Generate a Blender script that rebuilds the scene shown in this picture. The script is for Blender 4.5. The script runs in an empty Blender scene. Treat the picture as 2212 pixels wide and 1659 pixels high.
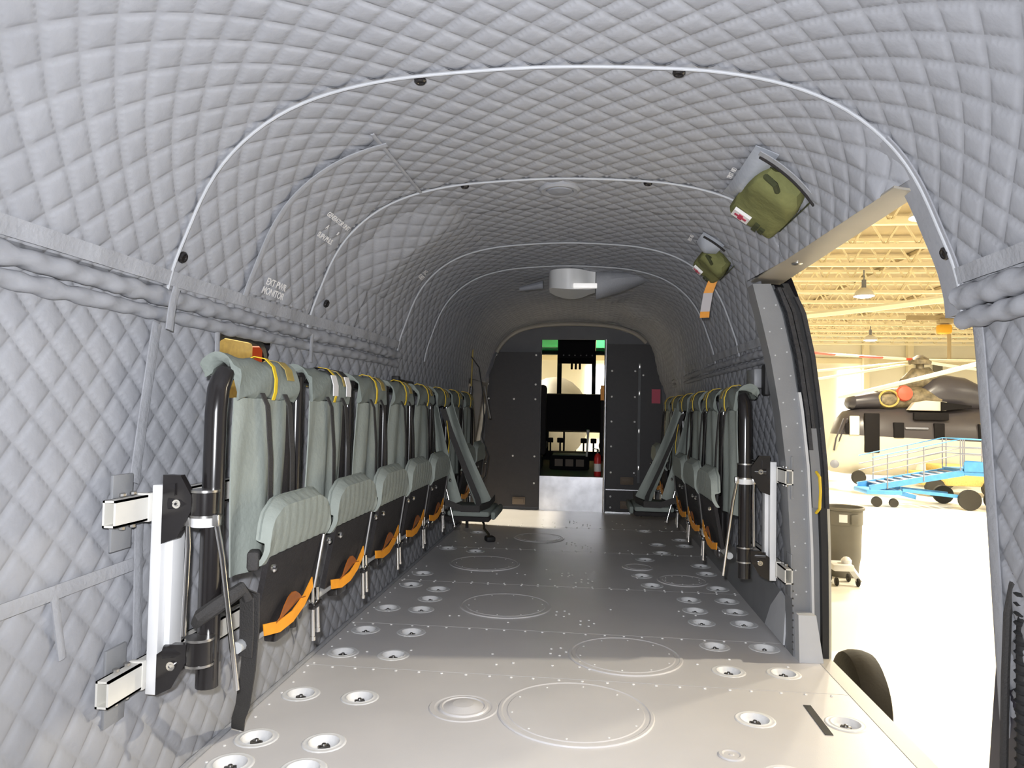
import bpy, bmesh, math, random
import numpy as np
from mathutils import Vector, Matrix, geometry
random.seed(7); RNG = np.random.RandomState(7)
SC = bpy.context.scene
COL = SC.collection

# ------------------------------------------------------------------ camera
def setup_camera():
    W, H, F = 2212.0, 1659.0, 1550.0
    vx, vy, roll = 1265.0, 890.0, math.radians(0.9)
    y = Vector((vx - W / 2, H / 2 - vy, -F)).normalized()
    up = Vector((math.sin(roll), math.cos(roll), 0)); up = (up - y * up.dot(y)).normalized()
    x = y.cross(up)
    R = Matrix((x, y, up))                       # rows: world axes seen from the camera = camera-to-world
    cd = bpy.data.cameras.new('camera'); cd.sensor_width = 36.0; cd.lens = F / W * 36.0
    cd.clip_start = 0.02; cd.clip_end = 400
    co = bpy.data.objects.new('camera', cd); COL.objects.link(co)
    co.matrix_world = Matrix.Translation((0, 0, 1.0)) @ R.to_4x4()
    SC.camera = co
setup_camera()
# ------------------------------------------------------------------ world, flash, exposure
SC.view_settings.view_transform = 'Standard'; SC.view_settings.look = 'None'
SC.view_settings.exposure = 0.68; SC.view_settings.gamma = 1.0; SC.view_settings.use_curve_mapping = False
wd = bpy.data.worlds.new('world'); SC.world = wd; wd.use_nodes = True
wd.node_tree.nodes['Background'].inputs[0].default_value = (1.0, 0.94, 0.82, 1)
wd.node_tree.nodes['Background'].inputs[1].default_value = 0.28
FLASH = bpy.data.lights.new('camera_flash', 'SPOT'); FLASH.energy = 168; FLASH.color = (0.93, 0.95, 1.0); FLASH.shadow_soft_size = 0.02
FLASH.spot_size = math.radians(122); FLASH.spot_blend = 1.0
fo = bpy.data.objects.new('camera_flash', FLASH); COL.objects.link(fo); fo.location = (-0.04, -0.01, 1.075); fo.rotation_euler = (math.radians(92), 0, math.radians(5.5))
LAMP_W = 1550.0            # each hangar lamp
# ------------------------------------------------------------------ helpers
def link(o): COL.objects.link(o); return o
def tag(o, label=None, cat=None, group=None, kind=None):
    if label: o['label'] = label
    if cat: o['category'] = cat
    if group: o['group'] = group
    if kind: o['kind'] = kind
    return o
def empty(name, loc=(0, 0, 0), parent=None):
    o = bpy.data.objects.new(name, None); o.location = loc; o.empty_display_size = .1; link(o)
    if parent: o.parent = parent
    return o
def thing(name, label, cat, loc=(0, 0, 0), group=None):
    return tag(empty(name, loc), label, cat, group)
def wloc(o):
    p = Vector((0, 0, 0))
    while o is not None: p += o.location; o = o.parent
    return p
def copy_tree(o, parent=None):
    c = o.copy(); COL.objects.link(c); c.parent = parent
    for ch in o.children: copy_tree(ch, c)
    return c
def frame(d):
    d = Vector(d).normalized(); a = Vector((0, 0, 1)) if abs(d.z) < .9 else Vector((0, 1, 0))
    u = d.cross(a).normalized(); return u, d.cross(u).normalized(), d
class MB:
    def __init__(s): s.v = []; s.f = []
    def add(s, v, f):
        n = len(s.v); s.v += [tuple(p) for p in v]; s.f += [tuple(i + n for i in q) for q in f]; return s
    def box(s, x0, x1, y0, y1, z0, z1, b=0):
        if b:
            return s.obox(((x0 + x1) / 2, (y0 + y1) / 2, (z0 + z1) / 2), (abs(x1 - x0), abs(y1 - y0), abs(z1 - z0)), Matrix.Identity(3), b)
        return s.add([(x0, y0, z0), (x1, y0, z0), (x1, y1, z0), (x0, y1, z0), (x0, y0, z1), (x1, y0, z1), (x1, y1, z1), (x0, y1, z1)],
                     [(0, 3, 2, 1), (4, 5, 6, 7), (0, 1, 5, 4), (1, 2, 6, 5), (2, 3, 7, 6), (3, 0, 4, 7)])
    def obox(s, c, size, R, b=0, seg=2):
        bm = bmesh.new(); bmesh.ops.create_cube(bm, size=1); bmesh.ops.scale(bm, vec=size, verts=bm.verts)
        if b: bmesh.ops.bevel(bm, geom=list(bm.edges), offset=b, segments=seg, affect='EDGES', profile=.5)
        bm.verts.ensure_lookup_table(); M = R if isinstance(R, Matrix) else Matrix(R)
        s.add([tuple(M @ v.co + Vector(c)) for v in bm.verts], [tuple(v.index for v in f.verts) for f in bm.faces]); bm.free(); return s
    def beam(s, p, q, w, h, up=(0, 0, 1), b=0):
        p, q = Vector(p), Vector(q); d = (q - p); L = d.length; d.normalize(); u = Vector(up); sd = d.cross(u).normalized(); u = sd.cross(d)
        return s.obox((p + q) / 2, (w, L, h), Matrix((sd, d, u)).transposed(), b)
    def tube(s, pts, r, n=10, caps=True, closed=False):
        pts = [Vector(p) for p in pts]; m = len(pts); rr = r if hasattr(r, '__len__') else [r] * m
        T = []
        for i in range(m):
            a = pts[i - 1] if (i or closed) else pts[i]; b = pts[(i + 1) % m] if (i < m - 1 or closed) else pts[i]
            T.append((b - a).normalized())
        u = frame(T[0])[0]; V = []
        for i in range(m):
            u = (u - T[i] * u.dot(T[i])).normalized(); w = T[i].cross(u)
            for k in range(n):
                a = 2 * math.pi * k / n; V.append(pts[i] + (u * math.cos(a) + w * math.sin(a)) * rr[i])
        Fc = []
        for i in range(m if closed else m - 1):
            j = (i + 1) % m
            for k in range(n): Fc.append((i * n + k, i * n + (k + 1) % n, j * n + (k + 1) % n, j * n + k))
        if caps and not closed: Fc += [tuple(range(n))[::-1], tuple((m - 1) * n + k for k in range(n))]
        return s.add(V, Fc)
    def lathe(s, prof, c=(0, 0, 0), axis=(0, 0, 1), n=20, caps=True):
        u, w, d = frame(axis); c = Vector(c); V = []; Fc = []; m = len(prof)
        for r, z in prof:
            for k in range(n):
                a = 2 * math.pi * k / n; V.append(c + d * z + (u * math.cos(a) + w * math.sin(a)) * max(r, 1e-4))
        for i in range(m - 1):
            for k in range(n): Fc.append((i * n + k, (i + 1) * n + k, (i + 1) * n + (k + 1) % n, i * n + (k + 1) % n))
        if caps: Fc += [tuple(range(n)), tuple((m - 1) * n + k for k in range(n))[::-1]]
        return s.add(V, Fc)
    def prism(s, poly, w0, w1, fn):
        n = len(poly); V = [fn(a, b, w0) for a, b in poly] + [fn(a, b, w1) for a, b in poly]
        return s.add(V, [tuple(range(n))[::-1], tuple(range(n, 2 * n))] + [(i, (i + 1) % n, n + (i + 1) % n, n + i) for i in range(n)])
    def loft(s, rings, caps=True):
        n = len(rings[0]); V = [p for r in rings for p in r]; Fc = []
        for i in range(len(rings) - 1):
            for k in range(n): Fc.append((i * n + k, i * n + (k + 1) % n, (i + 1) * n + (k + 1) % n, (i + 1) * n + k))
        if caps: Fc += [tuple(range(n))[::-1], tuple((len(rings) - 1) * n + k for k in range(n))]
        return s.add(V, Fc)
    def sheet(s, P, t=.003):
        """a cloth: grid of points P[i][j], given thickness t along its normals"""
        P = np.array(P, float); du = np.gradient(P, axis=0); dv = np.gradient(P, axis=1); N = np.cross(du, dv)
        N /= np.maximum(np.linalg.norm(N, axis=2, keepdims=True), 1e-9)
        a, b = P.shape[:2]; V = np.concatenate([(P + N * t / 2).reshape(-1, 3), (P - N * t / 2).reshape(-1, 3)]); Fc = []; o = a * b
        for i in range(a - 1):
            for j in range(b - 1):
                q = (i * b + j, (i + 1) * b + j, (i + 1) * b + j + 1, i * b + j + 1); Fc.append(q); Fc.append(tuple(o + k for k in q[::-1]))
        E = [i * b for i in range(a)] + [(a - 1) * b + j for j in range(1, b)] + [i * b + b - 1 for i in range(a - 2, -1, -1)] + [j for j in range(b - 2, 0, -1)]
        for k in range(len(E)): x, y = E[k], E[(k + 1) % len(E)]; Fc.append((y, x, o + x, o + y))
        return s.add(V, Fc)
    def ribbon(s, pts, wdir, width, t=.003):
        w = Vector(wdir).normalized() * width / 2
        return s.sheet([[tuple(Vector(p) - w), tuple(Vector(p)), tuple(Vector(p) + w)] for p in pts], t)
    def build(s, name, mat, parent=None, smooth=True, local=False, angle=40):
        o0 = Vector((0, 0, 0)) if (parent is None or local) else wloc(parent)
        me = bpy.data.meshes.new(name); me.from_pydata([(a - o0.x, b - o0.y, c - o0.z) for a, b, c in s.v], [], s.f); me.update()
        return mobj(name, me, mat, parent, smooth, angle)
def mobj(name, me, mat, parent=None, smooth=True, angle=40):
    if smooth:
        me.polygons.foreach_set('use_smooth', [True] * len(me.polygons))
        if angle: me.set_sharp_from_angle(angle=math.radians(angle))
    me.materials.append(M[mat] if isinstance(mat, str) else mat)
    o = bpy.data.objects.new(name, me); link(o)
    if parent: o.parent = parent
    return o
def solo(o, label, cat, group=None, kind=None):
    """a top-level thing that is one mesh: put its origin at its base"""
    vs = np.array([v.co[:] for v in o.data.vertices]); c = (vs.min(0) + vs.max(0)) / 2; c[2] = vs[:, 2].min()
    o.data.transform(Matrix.Translation(-Vector(c))); o.location = c
    return tag(o, label, cat, group, kind)
# ------------------------------------------------------------------ materials
M = {}
def mat(name, col, rough=.6, metal=0, noise=None, bump=None, emit=None, alpha=None, trans=0, coat=0, spec=.5):
    m = bpy.data.materials.new(name); m.use_nodes = True; nt = m.node_tree; b = nt.nodes['Principled BSDF']; L = nt.links.new
    b.inputs['Base Color'].default_value = (*col, 1); b.inputs['Roughness'].default_value = rough; b.inputs['Metallic'].default_value = metal
    b.inputs['Specular IOR Level'].default_value = spec
    if coat: b.inputs['Coat Weight'].default_value = coat; b.inputs['Coat Roughness'].default_value = .15
    if trans: b.inputs['Transmission Weight'].default_value = trans; b.inputs['IOR'].default_value = 1.02
    if emit: b.inputs['Emission Color'].default_value = (*emit[0], 1); b.inputs['Emission Strength'].default_value = emit[1]
    tc = nt.nodes.new('ShaderNodeTexCoord')
    if noise:
        n = nt.nodes.new('ShaderNodeTexNoise'); n.inputs['Scale'].default_value = noise[0]; n.inputs['Detail'].default_value = 4; L(tc.outputs['Object'], n.inputs['Vector'])
        r = nt.nodes.new('ShaderNodeMapRange'); r.inputs[1].default_value = .3; r.inputs[2].default_value = .7
        r.inputs[3].default_value = 1 - noise[1]; r.inputs[4].default_value = 1 + noise[1]; L(n.outputs['Fac'], r.inputs[0])
        x = nt.nodes.new('ShaderNodeVectorMath'); x.operation = 'SCALE'; x.inputs[0].default_value = col; L(r.outputs[0], x.inputs['Scale']); L(x.outputs[0], b.inputs['Base Color'])
    if bump:
        n = nt.nodes.new('ShaderNodeTexNoise'); n.inputs['Scale'].default_value = bump[0]; n.inputs['Detail'].default_value = 3; L(tc.outputs['Object'], n.inputs['Vector'])
        k = nt.nodes.new('ShaderNodeBump'); k.inputs['Strength'].default_value = bump[1]; k.inputs['Distance'].default_value = .01; L(n.outputs['Fac'], k.inputs['Height']); L(k.outputs[0], b.inputs['Normal'])
    M[name] = m; return m
mat('quilt', (.345, .35, .372), .85, noise=(9, .05), bump=(55, .12), spec=.15)
mat('quilt_band', (.365, .37, .39), .8, noise=(14, .06), bump=(70, .25), spec=.2)
mat('piping', (.47, .48, .50), .6, noise=(20, .05))
mat('plain_fabric', (.30, .31, .34), .75, noise=(12, .06), bump=(40, .2))
mat('clear_vinyl', (.42, .44, .48), .25, noise=(10, .08), bump=(14, .5))
mat("floor_paint", (.72, .70, .695), .33, noise=(3, .04), bump=(260, .04))
mat('floor_trim', (.50, .48, .455), .4, noise=(5, .05))
mat("dish", (.86, .86, .86), .45, metal=0, noise=(30, .08))
mat('steel', (.55, .54, .52), .3, metal=1, noise=(25, .1))
mat('dark_steel', (.16, .155, .15), .35, metal=.8)
mat('rivet', (.88, .87, .85), .35)
mat('black_strip', (.045, .043, .04), .8)
mat('grey_paint', (.25, .255, .265), .45, noise=(8, .06), bump=(180, .05))
mat('light_paint', (.62, .63, .65), .45, noise=(8, .04))
mat('dark_grey', (.085, .09, .095), .5, noise=(9, .1))
mat('header_paint', (.36, .33, .28), .4, noise=(6, .05))
mat('rubber', (.022, .022, .023), .6, bump=(60, .1))
mat('rubber_gloss', (.05, .05, .055), .22, noise=(20, .2), bump=(38, .6))
mat('black_metal', (.016, .014, .014), .22, coat=.4)
mat('black_fabric', (.020, .017, .017), .85, noise=(30, .15), bump=(120, .3))
mat('webbing', (.045, .042, .040), .8, bump=(200, .35))
mat('sage', (.235, .262, .238), .8, noise=(10, .06), bump=(60, .25), spec=.2)
mat('sage_light', (.32, .35, .315), .75, noise=(12, .05), bump=(60, .2), spec=.2)
mat('yellow', (.80, .55, .03), .5)
mat('mustard', (.42, .31, .09), .7, noise=(25, .15))
mat('orange', (.85, .33, .02), .5, noise=(20, .08))
mat('amber', (.30, .085, .008), .4, noise=(20, .2))
mat('white', (.80, .80, .80), .45, noise=(12, .02))
mat('cream', (.74, .72, .66), .45, noise=(10, .04))
mat('chrome', (.80, .79, .77), .12, metal=1)
mat('bar_grey', (.52, .53, .53), .4)
mat('panel_black', (.019, .015, .015), .5, noise=(40, .12), bump=(150, .08))
mat('bulk_grey', (.13, .13, .137), .6, noise=(6, .08))
mat('alu', (.62, .62, .64), .28, metal=.85, noise=(7, .18), bump=(9, .15))
mat('wood', (.16, .12, .085), .6)
mat('red', (.62, .03, .03), .4)
mat('crimson', (.52, .05, .10), .5)
mat('olive', (.185, .19, .075), .85, noise=(16, .12), bump=(24, .5), spec=.2)
mat('olive_dark', (.045, .05, .018), .9, bump=(40, .4))
mat('label_white', (.85, .83, .82), .5)
mat('grey_tag', (.52, .48, .48), .5)
mat('glass', (.97, .98, .97), .02, trans=1)
mat('green_glass', (.10, .85, .32), .03, trans=1)
mat('instrument', (.30, .31, .33), .3)
mat('lens', (.75, .75, .74), .4)
mat('lamp_tube', (.9, .9, .9), .4, emit=((1, .97, .93), .35))
# hangar
mat('hangar_floor', (.80, .775, .70), .35, noise=(.25, .03), coat=.3)
mat('hangar_wall', (.78, .74, .60), .7, noise=(.3, .04))
mat('roof_deck', (.40, .32, .19), .8, noise=(.6, .12))
mat('truss', (.80, .72, .50), .6)
mat('lamp_glow', (1, 1, 1), .5, emit=((1, .96, .85), 14))
mat('day_pane', (.9, .9, .9), .5, emit=((1, 1, .96), 3.0))
mat('heli_paint', (.05, .046, .055), .35, noise=(2, .1))
mat('heli_white', (.62, .58, .47), .4)
mat('heli_dark', (.010, .009, .010), .8, spec=.15)
mat('heli_mech', (.16, .13, .08), .55, noise=(6, .5), bump=(5, 1))
mat('blade', (.78, .74, .52), .45)
mat('signal_red', (.62, .09, .05), .45)
mat('cart_blue', (.07, .27, .56), .4, noise=(6, .1))
mat('cart_grey', (.20, .21, .25), .5)
mat('tyre', (.022, .019, .014), .75, bump=(30, .2))
mat('bin_grey', (.15, .14, .115), .6, noise=(4, .05))
mat('hoist', (.80, .42, .03), .5)
# striped blade paint: red and white bands along its length
def stripes():
    m = mat('striped', (.8, .76, .6), .45); nt = m.node_tree; L = nt.links.new; b = nt.nodes['Principled BSDF']
    tc = nt.nodes.new('ShaderNodeTexCoord'); sp = nt.nodes.new('ShaderNodeSeparateXYZ'); L(tc.outputs['Object'], sp.inputs[0])
    mu = nt.nodes.new('ShaderNodeMath'); mu.operation = 'MULTIPLY'; mu.inputs[1].default_value = 1 / 1.75; L(sp.outputs[0], mu.inputs[0])
    ad = nt.nodes.new('ShaderNodeMath'); ad.operation = 'ADD'; ad.inputs[1].default_value = .48; L(mu.outputs[0], ad.inputs[0])
    fr = nt.nodes.new('ShaderNodeMath'); fr.operation = 'FRACT'; L(ad.outputs[0], fr.inputs[0])
    gt = nt.nodes.new('ShaderNodeMath'); gt.operation = 'GREATER_THAN'; gt.inputs[1].default_value = .5; L(fr.outputs[0], gt.inputs[0])
    mx = nt.nodes.new('ShaderNodeMix'); mx.data_type = 'RGBA'; mx.inputs[6].default_value = (.8, .76, .6, 1); mx.inputs[7].default_value = (.62, .09, .05, 1)
    L(gt.outputs[0], mx.inputs[0]); L(mx.outputs[2], b.inputs['Base Color'])
stripes()
# two-tone helicopter paint: dark above the waterline, off-white below
def twotone():
    m = mat('heli_twotone', (.05, .046, .055), .35); nt = m.node_tree; L = nt.links.new; b = nt.nodes['Principled BSDF']
    tc = nt.nodes.new('ShaderNodeTexCoord'); sp = nt.nodes.new('ShaderNodeSeparateXYZ'); L(tc.outputs['Object'], sp.inputs[0])
    a = nt.nodes.new('ShaderNodeMath'); a.operation = 'MULTIPLY_ADD'; a.inputs[1].default_value = .035; L(sp.outputs[0], a.inputs[0]); L(sp.outputs[2], a.inputs[2])
    g = nt.nodes.new('ShaderNodeMath'); g.operation = 'LESS_THAN'; g.inputs[1].default_value = 1.73; L(a.outputs[0], g.inputs[0])
    mx = nt.nodes.new('ShaderNodeMix'); mx.data_type = 'RGBA'; mx.inputs[6].default_value = (.052, .046, .05, 1); mx.inputs[7].default_value = (.56, .52, .42, 1)
    L(g.outputs[0], mx.inputs[0]); L(mx.outputs[2], b.inputs['Base Color'])
twotone()
# ------------------------------------------------------------------ the cabin section
XC = -0.12
_P = np.array([(.965, 0.), (.985, .3), (1.015, .7), (1.04, 1.05), (1.05, 1.25), (1.035, 1.36), (1.0, 1.46), (.94, 1.60), (.87, 1.70), (.77, 1.785), (.65, 1.845), (.5, 1.885), (.32, 1.907), (0, 1.92)])
def _prof():
    L = np.concatenate([_P * [-1, 1], _P[::-1][1:]]); out = []; n = len(L)
    for i in range(n - 1):
        p0, p1, p2, p3 = L[max(i - 1, 0)], L[i], L[i + 1], L[min(i + 2, n - 1)]
        for k in range(24):
            t = k / 24; out.append(.5 * ((2 * p1) + (-p0 + p2) * t + (2 * p0 - 5 * p1 + 4 * p2 - p3) * t * t + (-p0 + 3 * p1 - 3 * p2 + p3) * t ** 3))
    out.append(L[-1]); out = np.array(out)
    return np.concatenate([[0], np.cumsum(np.hypot(*np.diff(out, axis=0).T))]), out
PS, PP = _prof(); SMAX = PS[-1]
KY = np.array([(-2, 1), (1.9, 1), (2.77, .965), (3.3, .905), (3.84, .885), (4.5, .87), (9, .87)])
def surf(s, Y):
    s = np.asarray(s, float); Y = np.asarray(Y, float)
    dx = np.interp(s, PS, PP[:, 0]); z = np.interp(s, PS, PP[:, 1])
    k = np.interp(Y, KY[:, 0], KY[:, 1]); w = np.clip((z - .4) / .9, 0, 1); w = w * w * (3 - 2 * w)
    return np.stack([XC + dx * (1 + (k - 1) * w), Y + 0 * s, z], -1)
def normal(s, Y):
    e = 2e-3; a = surf(s + e, Y) - surf(s - e, Y); b = surf(s, Y + e) - surf(s, Y - e); n = np.cross(b, a)
    n /= np.linalg.norm(n, axis=-1, keepdims=True); return n * np.sign(n[..., 2:3] * 0 - 0 + np.sum(n * (np.array([XC, 0, 1.0]) - surf(s, Y) * [1, 0, 1]), -1, keepdims=True))
def s_at(z, side):
    m = len(PS) // 2; v = float(np.interp(z, PP[:m, 1], PS[:m])); return v if side < 0 else SMAX - v
def on(s, Y, off=0.0):
    p = surf(s, Y) + normal(s, Y) * off; return Vector(p)
def sframe(s, Y):
    """local frame on the lining: along s, along Y, inward"""
    n = Vector(normal(s, Y)); u = Vector(surf(s + .01, Y) - surf(s - .01, Y)).normalized(); v = u.cross(n); return u, v, n
QL = .108; NQ = 10; QST = QL / NQ
def wrinkle(s, Y):
    w = .0025 * np.sin(3.1 * s + 2.3 * Y) * np.sin(1.7 * Y - 4.1 * s + 1) + .0012 * np.sin(11 * s - 6 * Y) * np.sin(9 * Y + 5 * s)
    f = np.clip((Y - 4.5) / 1.2, 0, 1); r = np.clip((s - 2.6) / .5, 0, 1); up = np.clip((s - 1.4) / .3, 0, 1) * np.clip((4.6 - s) / .4, 0, 1)
    return w + f * up * (.012 + .035 * r) * (.5 + .5 * np.sin(5.3 * Y + 3.7 * s + 1.5 * np.sin(6 * s))) * (.6 + .4 * np.sin(9.1 * s - 4.7 * Y))
def quilt(name, s0, s1, Y0, Y1, parent=None, off=0.0, depth=.0095, holes=(), bulge=None, m='quilt'):
    i0, i1 = round(s0 / QST), round(s1 / QST); j0, j1 = round(Y0 / QST), round(Y1 / QST)
    I, J = np.meshgrid(np.arange(i0, i1 + 1), np.arange(j0, j1 + 1), indexing='ij'); s, Y = I * QST, J * QST
    pa = np.abs(np.sin(np.pi * (s + Y) / QL)); pb = np.abs(np.sin(np.pi * (s - Y) / QL))
    sv = np.clip(s, 0.003, SMAX - .003)
    h = off + depth * ((np.minimum(pa, pb) * (.6 + .4 * np.maximum(pa, pb))) ** .36 - .6) + wrinkle(s, Y)
    if bulge: h = h + bulge((s - s0) / (s1 - s0), (Y - Y0) / (Y1 - Y0))
    P = surf(sv, Y) + normal(sv, Y) * h[..., None]
    nj = j1 - j0 + 1; A, B = np.meshgrid(np.arange(i1 - i0), np.arange(j1 - j0), indexing='ij'); q = A * nj + B
    di = (A + i0 + B + j0 + 1) % NQ == 0
    v00, v10, v01, v11 = q, q + nj, q + 1, q + nj + 1
    t1 = np.where(di[..., None], np.stack([v00, v10, v01], -1), np.stack([v00, v10, v11], -1))
    t2 = np.where(di[..., None], np.stack([v10, v11, v01], -1), np.stack([v00, v11, v01], -1))
    keep = np.ones(A.shape, bool)
    for (a, b, c, d) in holes:
        sm, ym = (A + i0 + .5) * QST, (B + j0 + .5) * QST; keep &= ~((sm > a) & (sm < b) & (ym > c) & (ym < d))
    T = np.concatenate([t1[keep], t2[keep]]).astype(np.int32)
    me = bpy.data.meshes.new(name); me.vertices.add(P.shape[0] * P.shape[1]); me.vertices.foreach_set('co', P.reshape(-1).astype(np.float32))
    me.loops.add(T.size); me.loops.foreach_set('vertex_index', T.reshape(-1)); me.polygons.add(len(T)); me.polygons.foreach_set('loop_start', np.arange(0, T.size, 3, dtype=np.int32))
    me.update(calc_edges=True); me.validate()
    return mobj(name, me, m, parent, True, 0)
def struct(o, label=None): o['kind'] = 'structure'; (label and o.__setitem__('label', label)); return o
RIBS = (1.86, 2.77, 3.84, 4.45)
S_L, S_R, S_H = s_at(1.28, -1), s_at(1.28, 1), s_at(1.61, 1)
ceiling = struct(empty('ceiling', (0, 0, 0)), 'grey quilted blanket lining the arched cabin roof')
for y0, y1, r in ((-.6, 1.885, S_R), (1.86, 2.78, S_H), (2.77, 3.2, S_H), (3.19, 3.85, S_R), (3.84, 4.46, S_R), (4.45, 7.32, S_R)):
    quilt('quilt_panel', S_L, r, y0, y1, ceiling, off=.004 if y0 > 1.8 else 0, bulge=(lambda u, v, e=(.14 if y0 < 2 else 1e-6): .05 * np.clip((u - .85) / .15, 0, 1) ** 1.5 * np.clip(v / e, 0, 1)) if r == S_H else None)
WINH = (s_at(1.02, -1), s_at(1.235, -1), 2.16, 2.50)
wall_left = struct(quilt('wall_left', 0, S_L + .05, -.6, 6.3, holes=[WINH]), 'grey quilted side wall behind the long row of seats')
wall_right = struct(empty('wall_right', (0, 0, 0)), 'grey quilted side wall on the doorway side')
def flare(u, v): w_ = np.clip((v - .72) / .28, 0, 1); return -(.012 + .175 * np.clip(u, 0, 1)) * w_ * w_ * (3 - 2 * w_)
quilt('quilt_panel', S_R - .05, SMAX, -.6, 1.86, wall_right, bulge=flare)
quilt('quilt_panel', S_R - .05, SMAX, 3.2, 7.3, wall_right, bulge=lambda u, v: -.05 * np.clip(u * 1.3 - .3, 0, 1))
wb = MB(); ring = [tuple(surf(s, -.6)) for s in np.linspace(0, SMAX, 60)]; wb.add(ring, [tuple(range(60))]); struct(wb.build('wall_back', 'quilt'), 'grey rear bulkhead behind the camera')
# outer skin, one thin shell outside the lining
def skin():
    mb = MB(); S = np.linspace(0, SMAX, 90); Ys = np.concatenate([np.linspace(-.6, 1.9, 8), np.linspace(1.9, 3.22, 6)[1:], np.linspace(3.22, 6.3, 8)[1:], np.linspace(6.3, 7.25, 4)[1:], [7.4]])
    P = np.array([[surf(s, y) - normal(s, y) * .14 for y in Ys] for s in S]); n = len(Ys); F = []
    for i in range(len(S) - 1):
        for j in range(n - 1):
            sm, ym = (S[i] + S[i + 1]) / 2, (Ys[j] + Ys[j + 1]) / 2
            if sm > S_H - .06 and 1.9 < ym < 3.22: continue
            if sm < S_L and 6.3 < ym < 7.25: continue
            if WINH[0] < sm < WINH[1] + .05 and 1.9 < ym < 2.6: continue
            F.append((i * n + j, i * n + j + 1, (i + 1) * n + j + 1, (i + 1) * n + j))
    mb.add(P.reshape(-1, 3), F); struct(mb.build('wall_outer', 'heli_paint'), 'dark outer skin of the fuselage')
skin()
# piping seams over each rib, with snap fasteners
def arc(s0, s1, Y, off, n=70): return [tuple(on(s, Y, off)) for s in np.linspace(s0, s1, n)]
for k, (y, r, s1) in enumerate(zip(RIBS, (.0048, .0045, .0045, .0045), (S_R + .06, S_H, S_R, S_R))):
    mb = MB(); mb.tube(arc(S_L + .02, s1, y, .012), r, 8)
    struct(mb.build('trim_%d' % (k + 1), 'piping'), 'pale piped seam arching over the %s roof frame' % ('nearest', 'second', 'third', 'fourth')[k])
for s, y in ((1.421, 1.885), (2.325, 1.885), (3.019, 1.88), (3.913, 1.875), (2.28, 2.79), (3.03, 2.79), (1.44, 2.86)):
    u, v, n = sframe(s, y); mb = MB(); mb.lathe([(.017, -.002), (.017, .004), (.013, .008), (.009, .0075), (.007, .005)], on(s, y, .012), n, 14)
    mb.build('snap_fastener', 'black_metal', ceiling)
# quilted cornice ridges along both sides
def cornice(idx, side, y0, y1, label, spans):
    root = struct(empty('trim_%d' % idx, (0, 0, 0)), label)
    for zz, r, sw in spans:
        pts = []; rr = []
        for y in np.arange(y0, y1, .0125):
            p = on(s_at(zz, side), y, .008); pts.append(tuple(p)); rr.append(r * (1 + .06 * math.sin(y * 2 * math.pi / .085 + sw) + .05 * math.sin(y * 31 + sw) + .06 * math.sin(y * 7.3 + 2 * sw)))
        mb = MB(); mb.tube(pts, rr, 16); V = []
        for q, v in enumerate(mb.v):
            i, k = divmod(q, 16); c = Vector(pts[i]); a = 2 * math.pi * k / 16; y = pts[i][1]
            f = 1 - .22 * (1 - abs(math.sin(math.pi * (y / .108 + a / math.pi + .3 * sw))) ** .5) - .14 * (1 - abs(math.sin(math.pi * (y / .13 - a / math.pi))) ** .5)
            V.append(tuple(c + (Vector(v) - c) * f))
        mb.v = V; mb.build('ridge', 'quilt', root)
    # thin flat flap hem above
    s0, s1 = s_at(spans[0][0] + .035, side), s_at(spans[0][0] + .075, side)
    P = [[tuple(on(s, y, .014 + .003 * math.sin(y * 37))) for s in np.linspace(s0, s1, 4)] for y in np.arange(y0, y1, .03)]
    mb = MB(); mb.sheet(P, .004); mb.build('hem', 'quilt_band', root)
cornice(5, -1, -.6, 3.86, 'quilted cornice ridge along the wall above the seats', ((1.295, .026, 0), (1.245, .021, 2)))
cornice(6, 1, -.6, 1.87, 'quilted cornice ridge on the wall beside the doorway', ((1.30, .032, 0), (1.245, .026, 2)))
cornice(7, 1, 3.2, 6.6, 'quilted cornice ridge above the short row of seats', ((1.29, .02, 0), (1.25, .015, 2)))
# flat bands sewn over wall joints (left)
def band(pts, w, parent, off=.012, m='quilt_band', name='seam_band', t=.004):
    P = []
    for s, y in pts: P.append((s, y))
    P = np.array(P); d = np.gradient(P, axis=0); d /= np.linalg.norm(d, axis=1, keepdims=True); nrm = np.stack([-d[:, 1], d[:, 0]], 1)
    G = [[tuple(on(max(.003, p[0] + q[0] * k * w / 2), p[1] + q[1] * k * w / 2, off - .002 * abs(k))) for k in (-1, -.5, 0, .5, 1)] for p, q in zip(P, nrm)]
    mb = MB(); mb.sheet(G, t); return mb.build(name, m, parent)
lerp = lambda a, b, n: [(a[0] + (b[0] - a[0]) * t, a[1] + (b[1] - a[1]) * t) for t in np.linspace(0, 1, n)]
band(lerp((1.22, 1.83), (.80, 1.715), 16), .035, wall_left)
band(lerp((.60, 1.70), (.585, .9), 14), .03, wall_left)
band(lerp((.70, 1.73), (.33, 1.70), 12), .03, wall_left)
band(lerp((.61, 1.43), (.45, 1.45), 6), .02, wall_left)
band(lerp((1.33, 1.845), (1.2, 1.825), 8), .03, wall_left, off=.05)
band(lerp((1.3, 2.79), (1.18, 2.79), 6), .02, wall_left, off=.03)
mb = MB(); G = []
for s in np.linspace(S_R - .03, SMAX - .01, 40):
    u_ = (s - S_R + .05) / (SMAX - S_R + .05); f_ = -float(.012 + .175 * u_)
    G.append([tuple(on(s, y, f_ + d)) for y, d in ((1.825, .010), (1.85, .014), (1.872, .006), (1.88, -.02))])
mb.sheet(G, .004); mb.build('edge_hem', 'quilt_band', wall_right)
mb = MB(); G = [[tuple(on(s, y, d)) for y, d in ((1.845, .010), (1.90, .012), (1.945, .008), (1.952, -.02))] for s in np.linspace(S_H - .12, S_R + .02, 40)]
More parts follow.
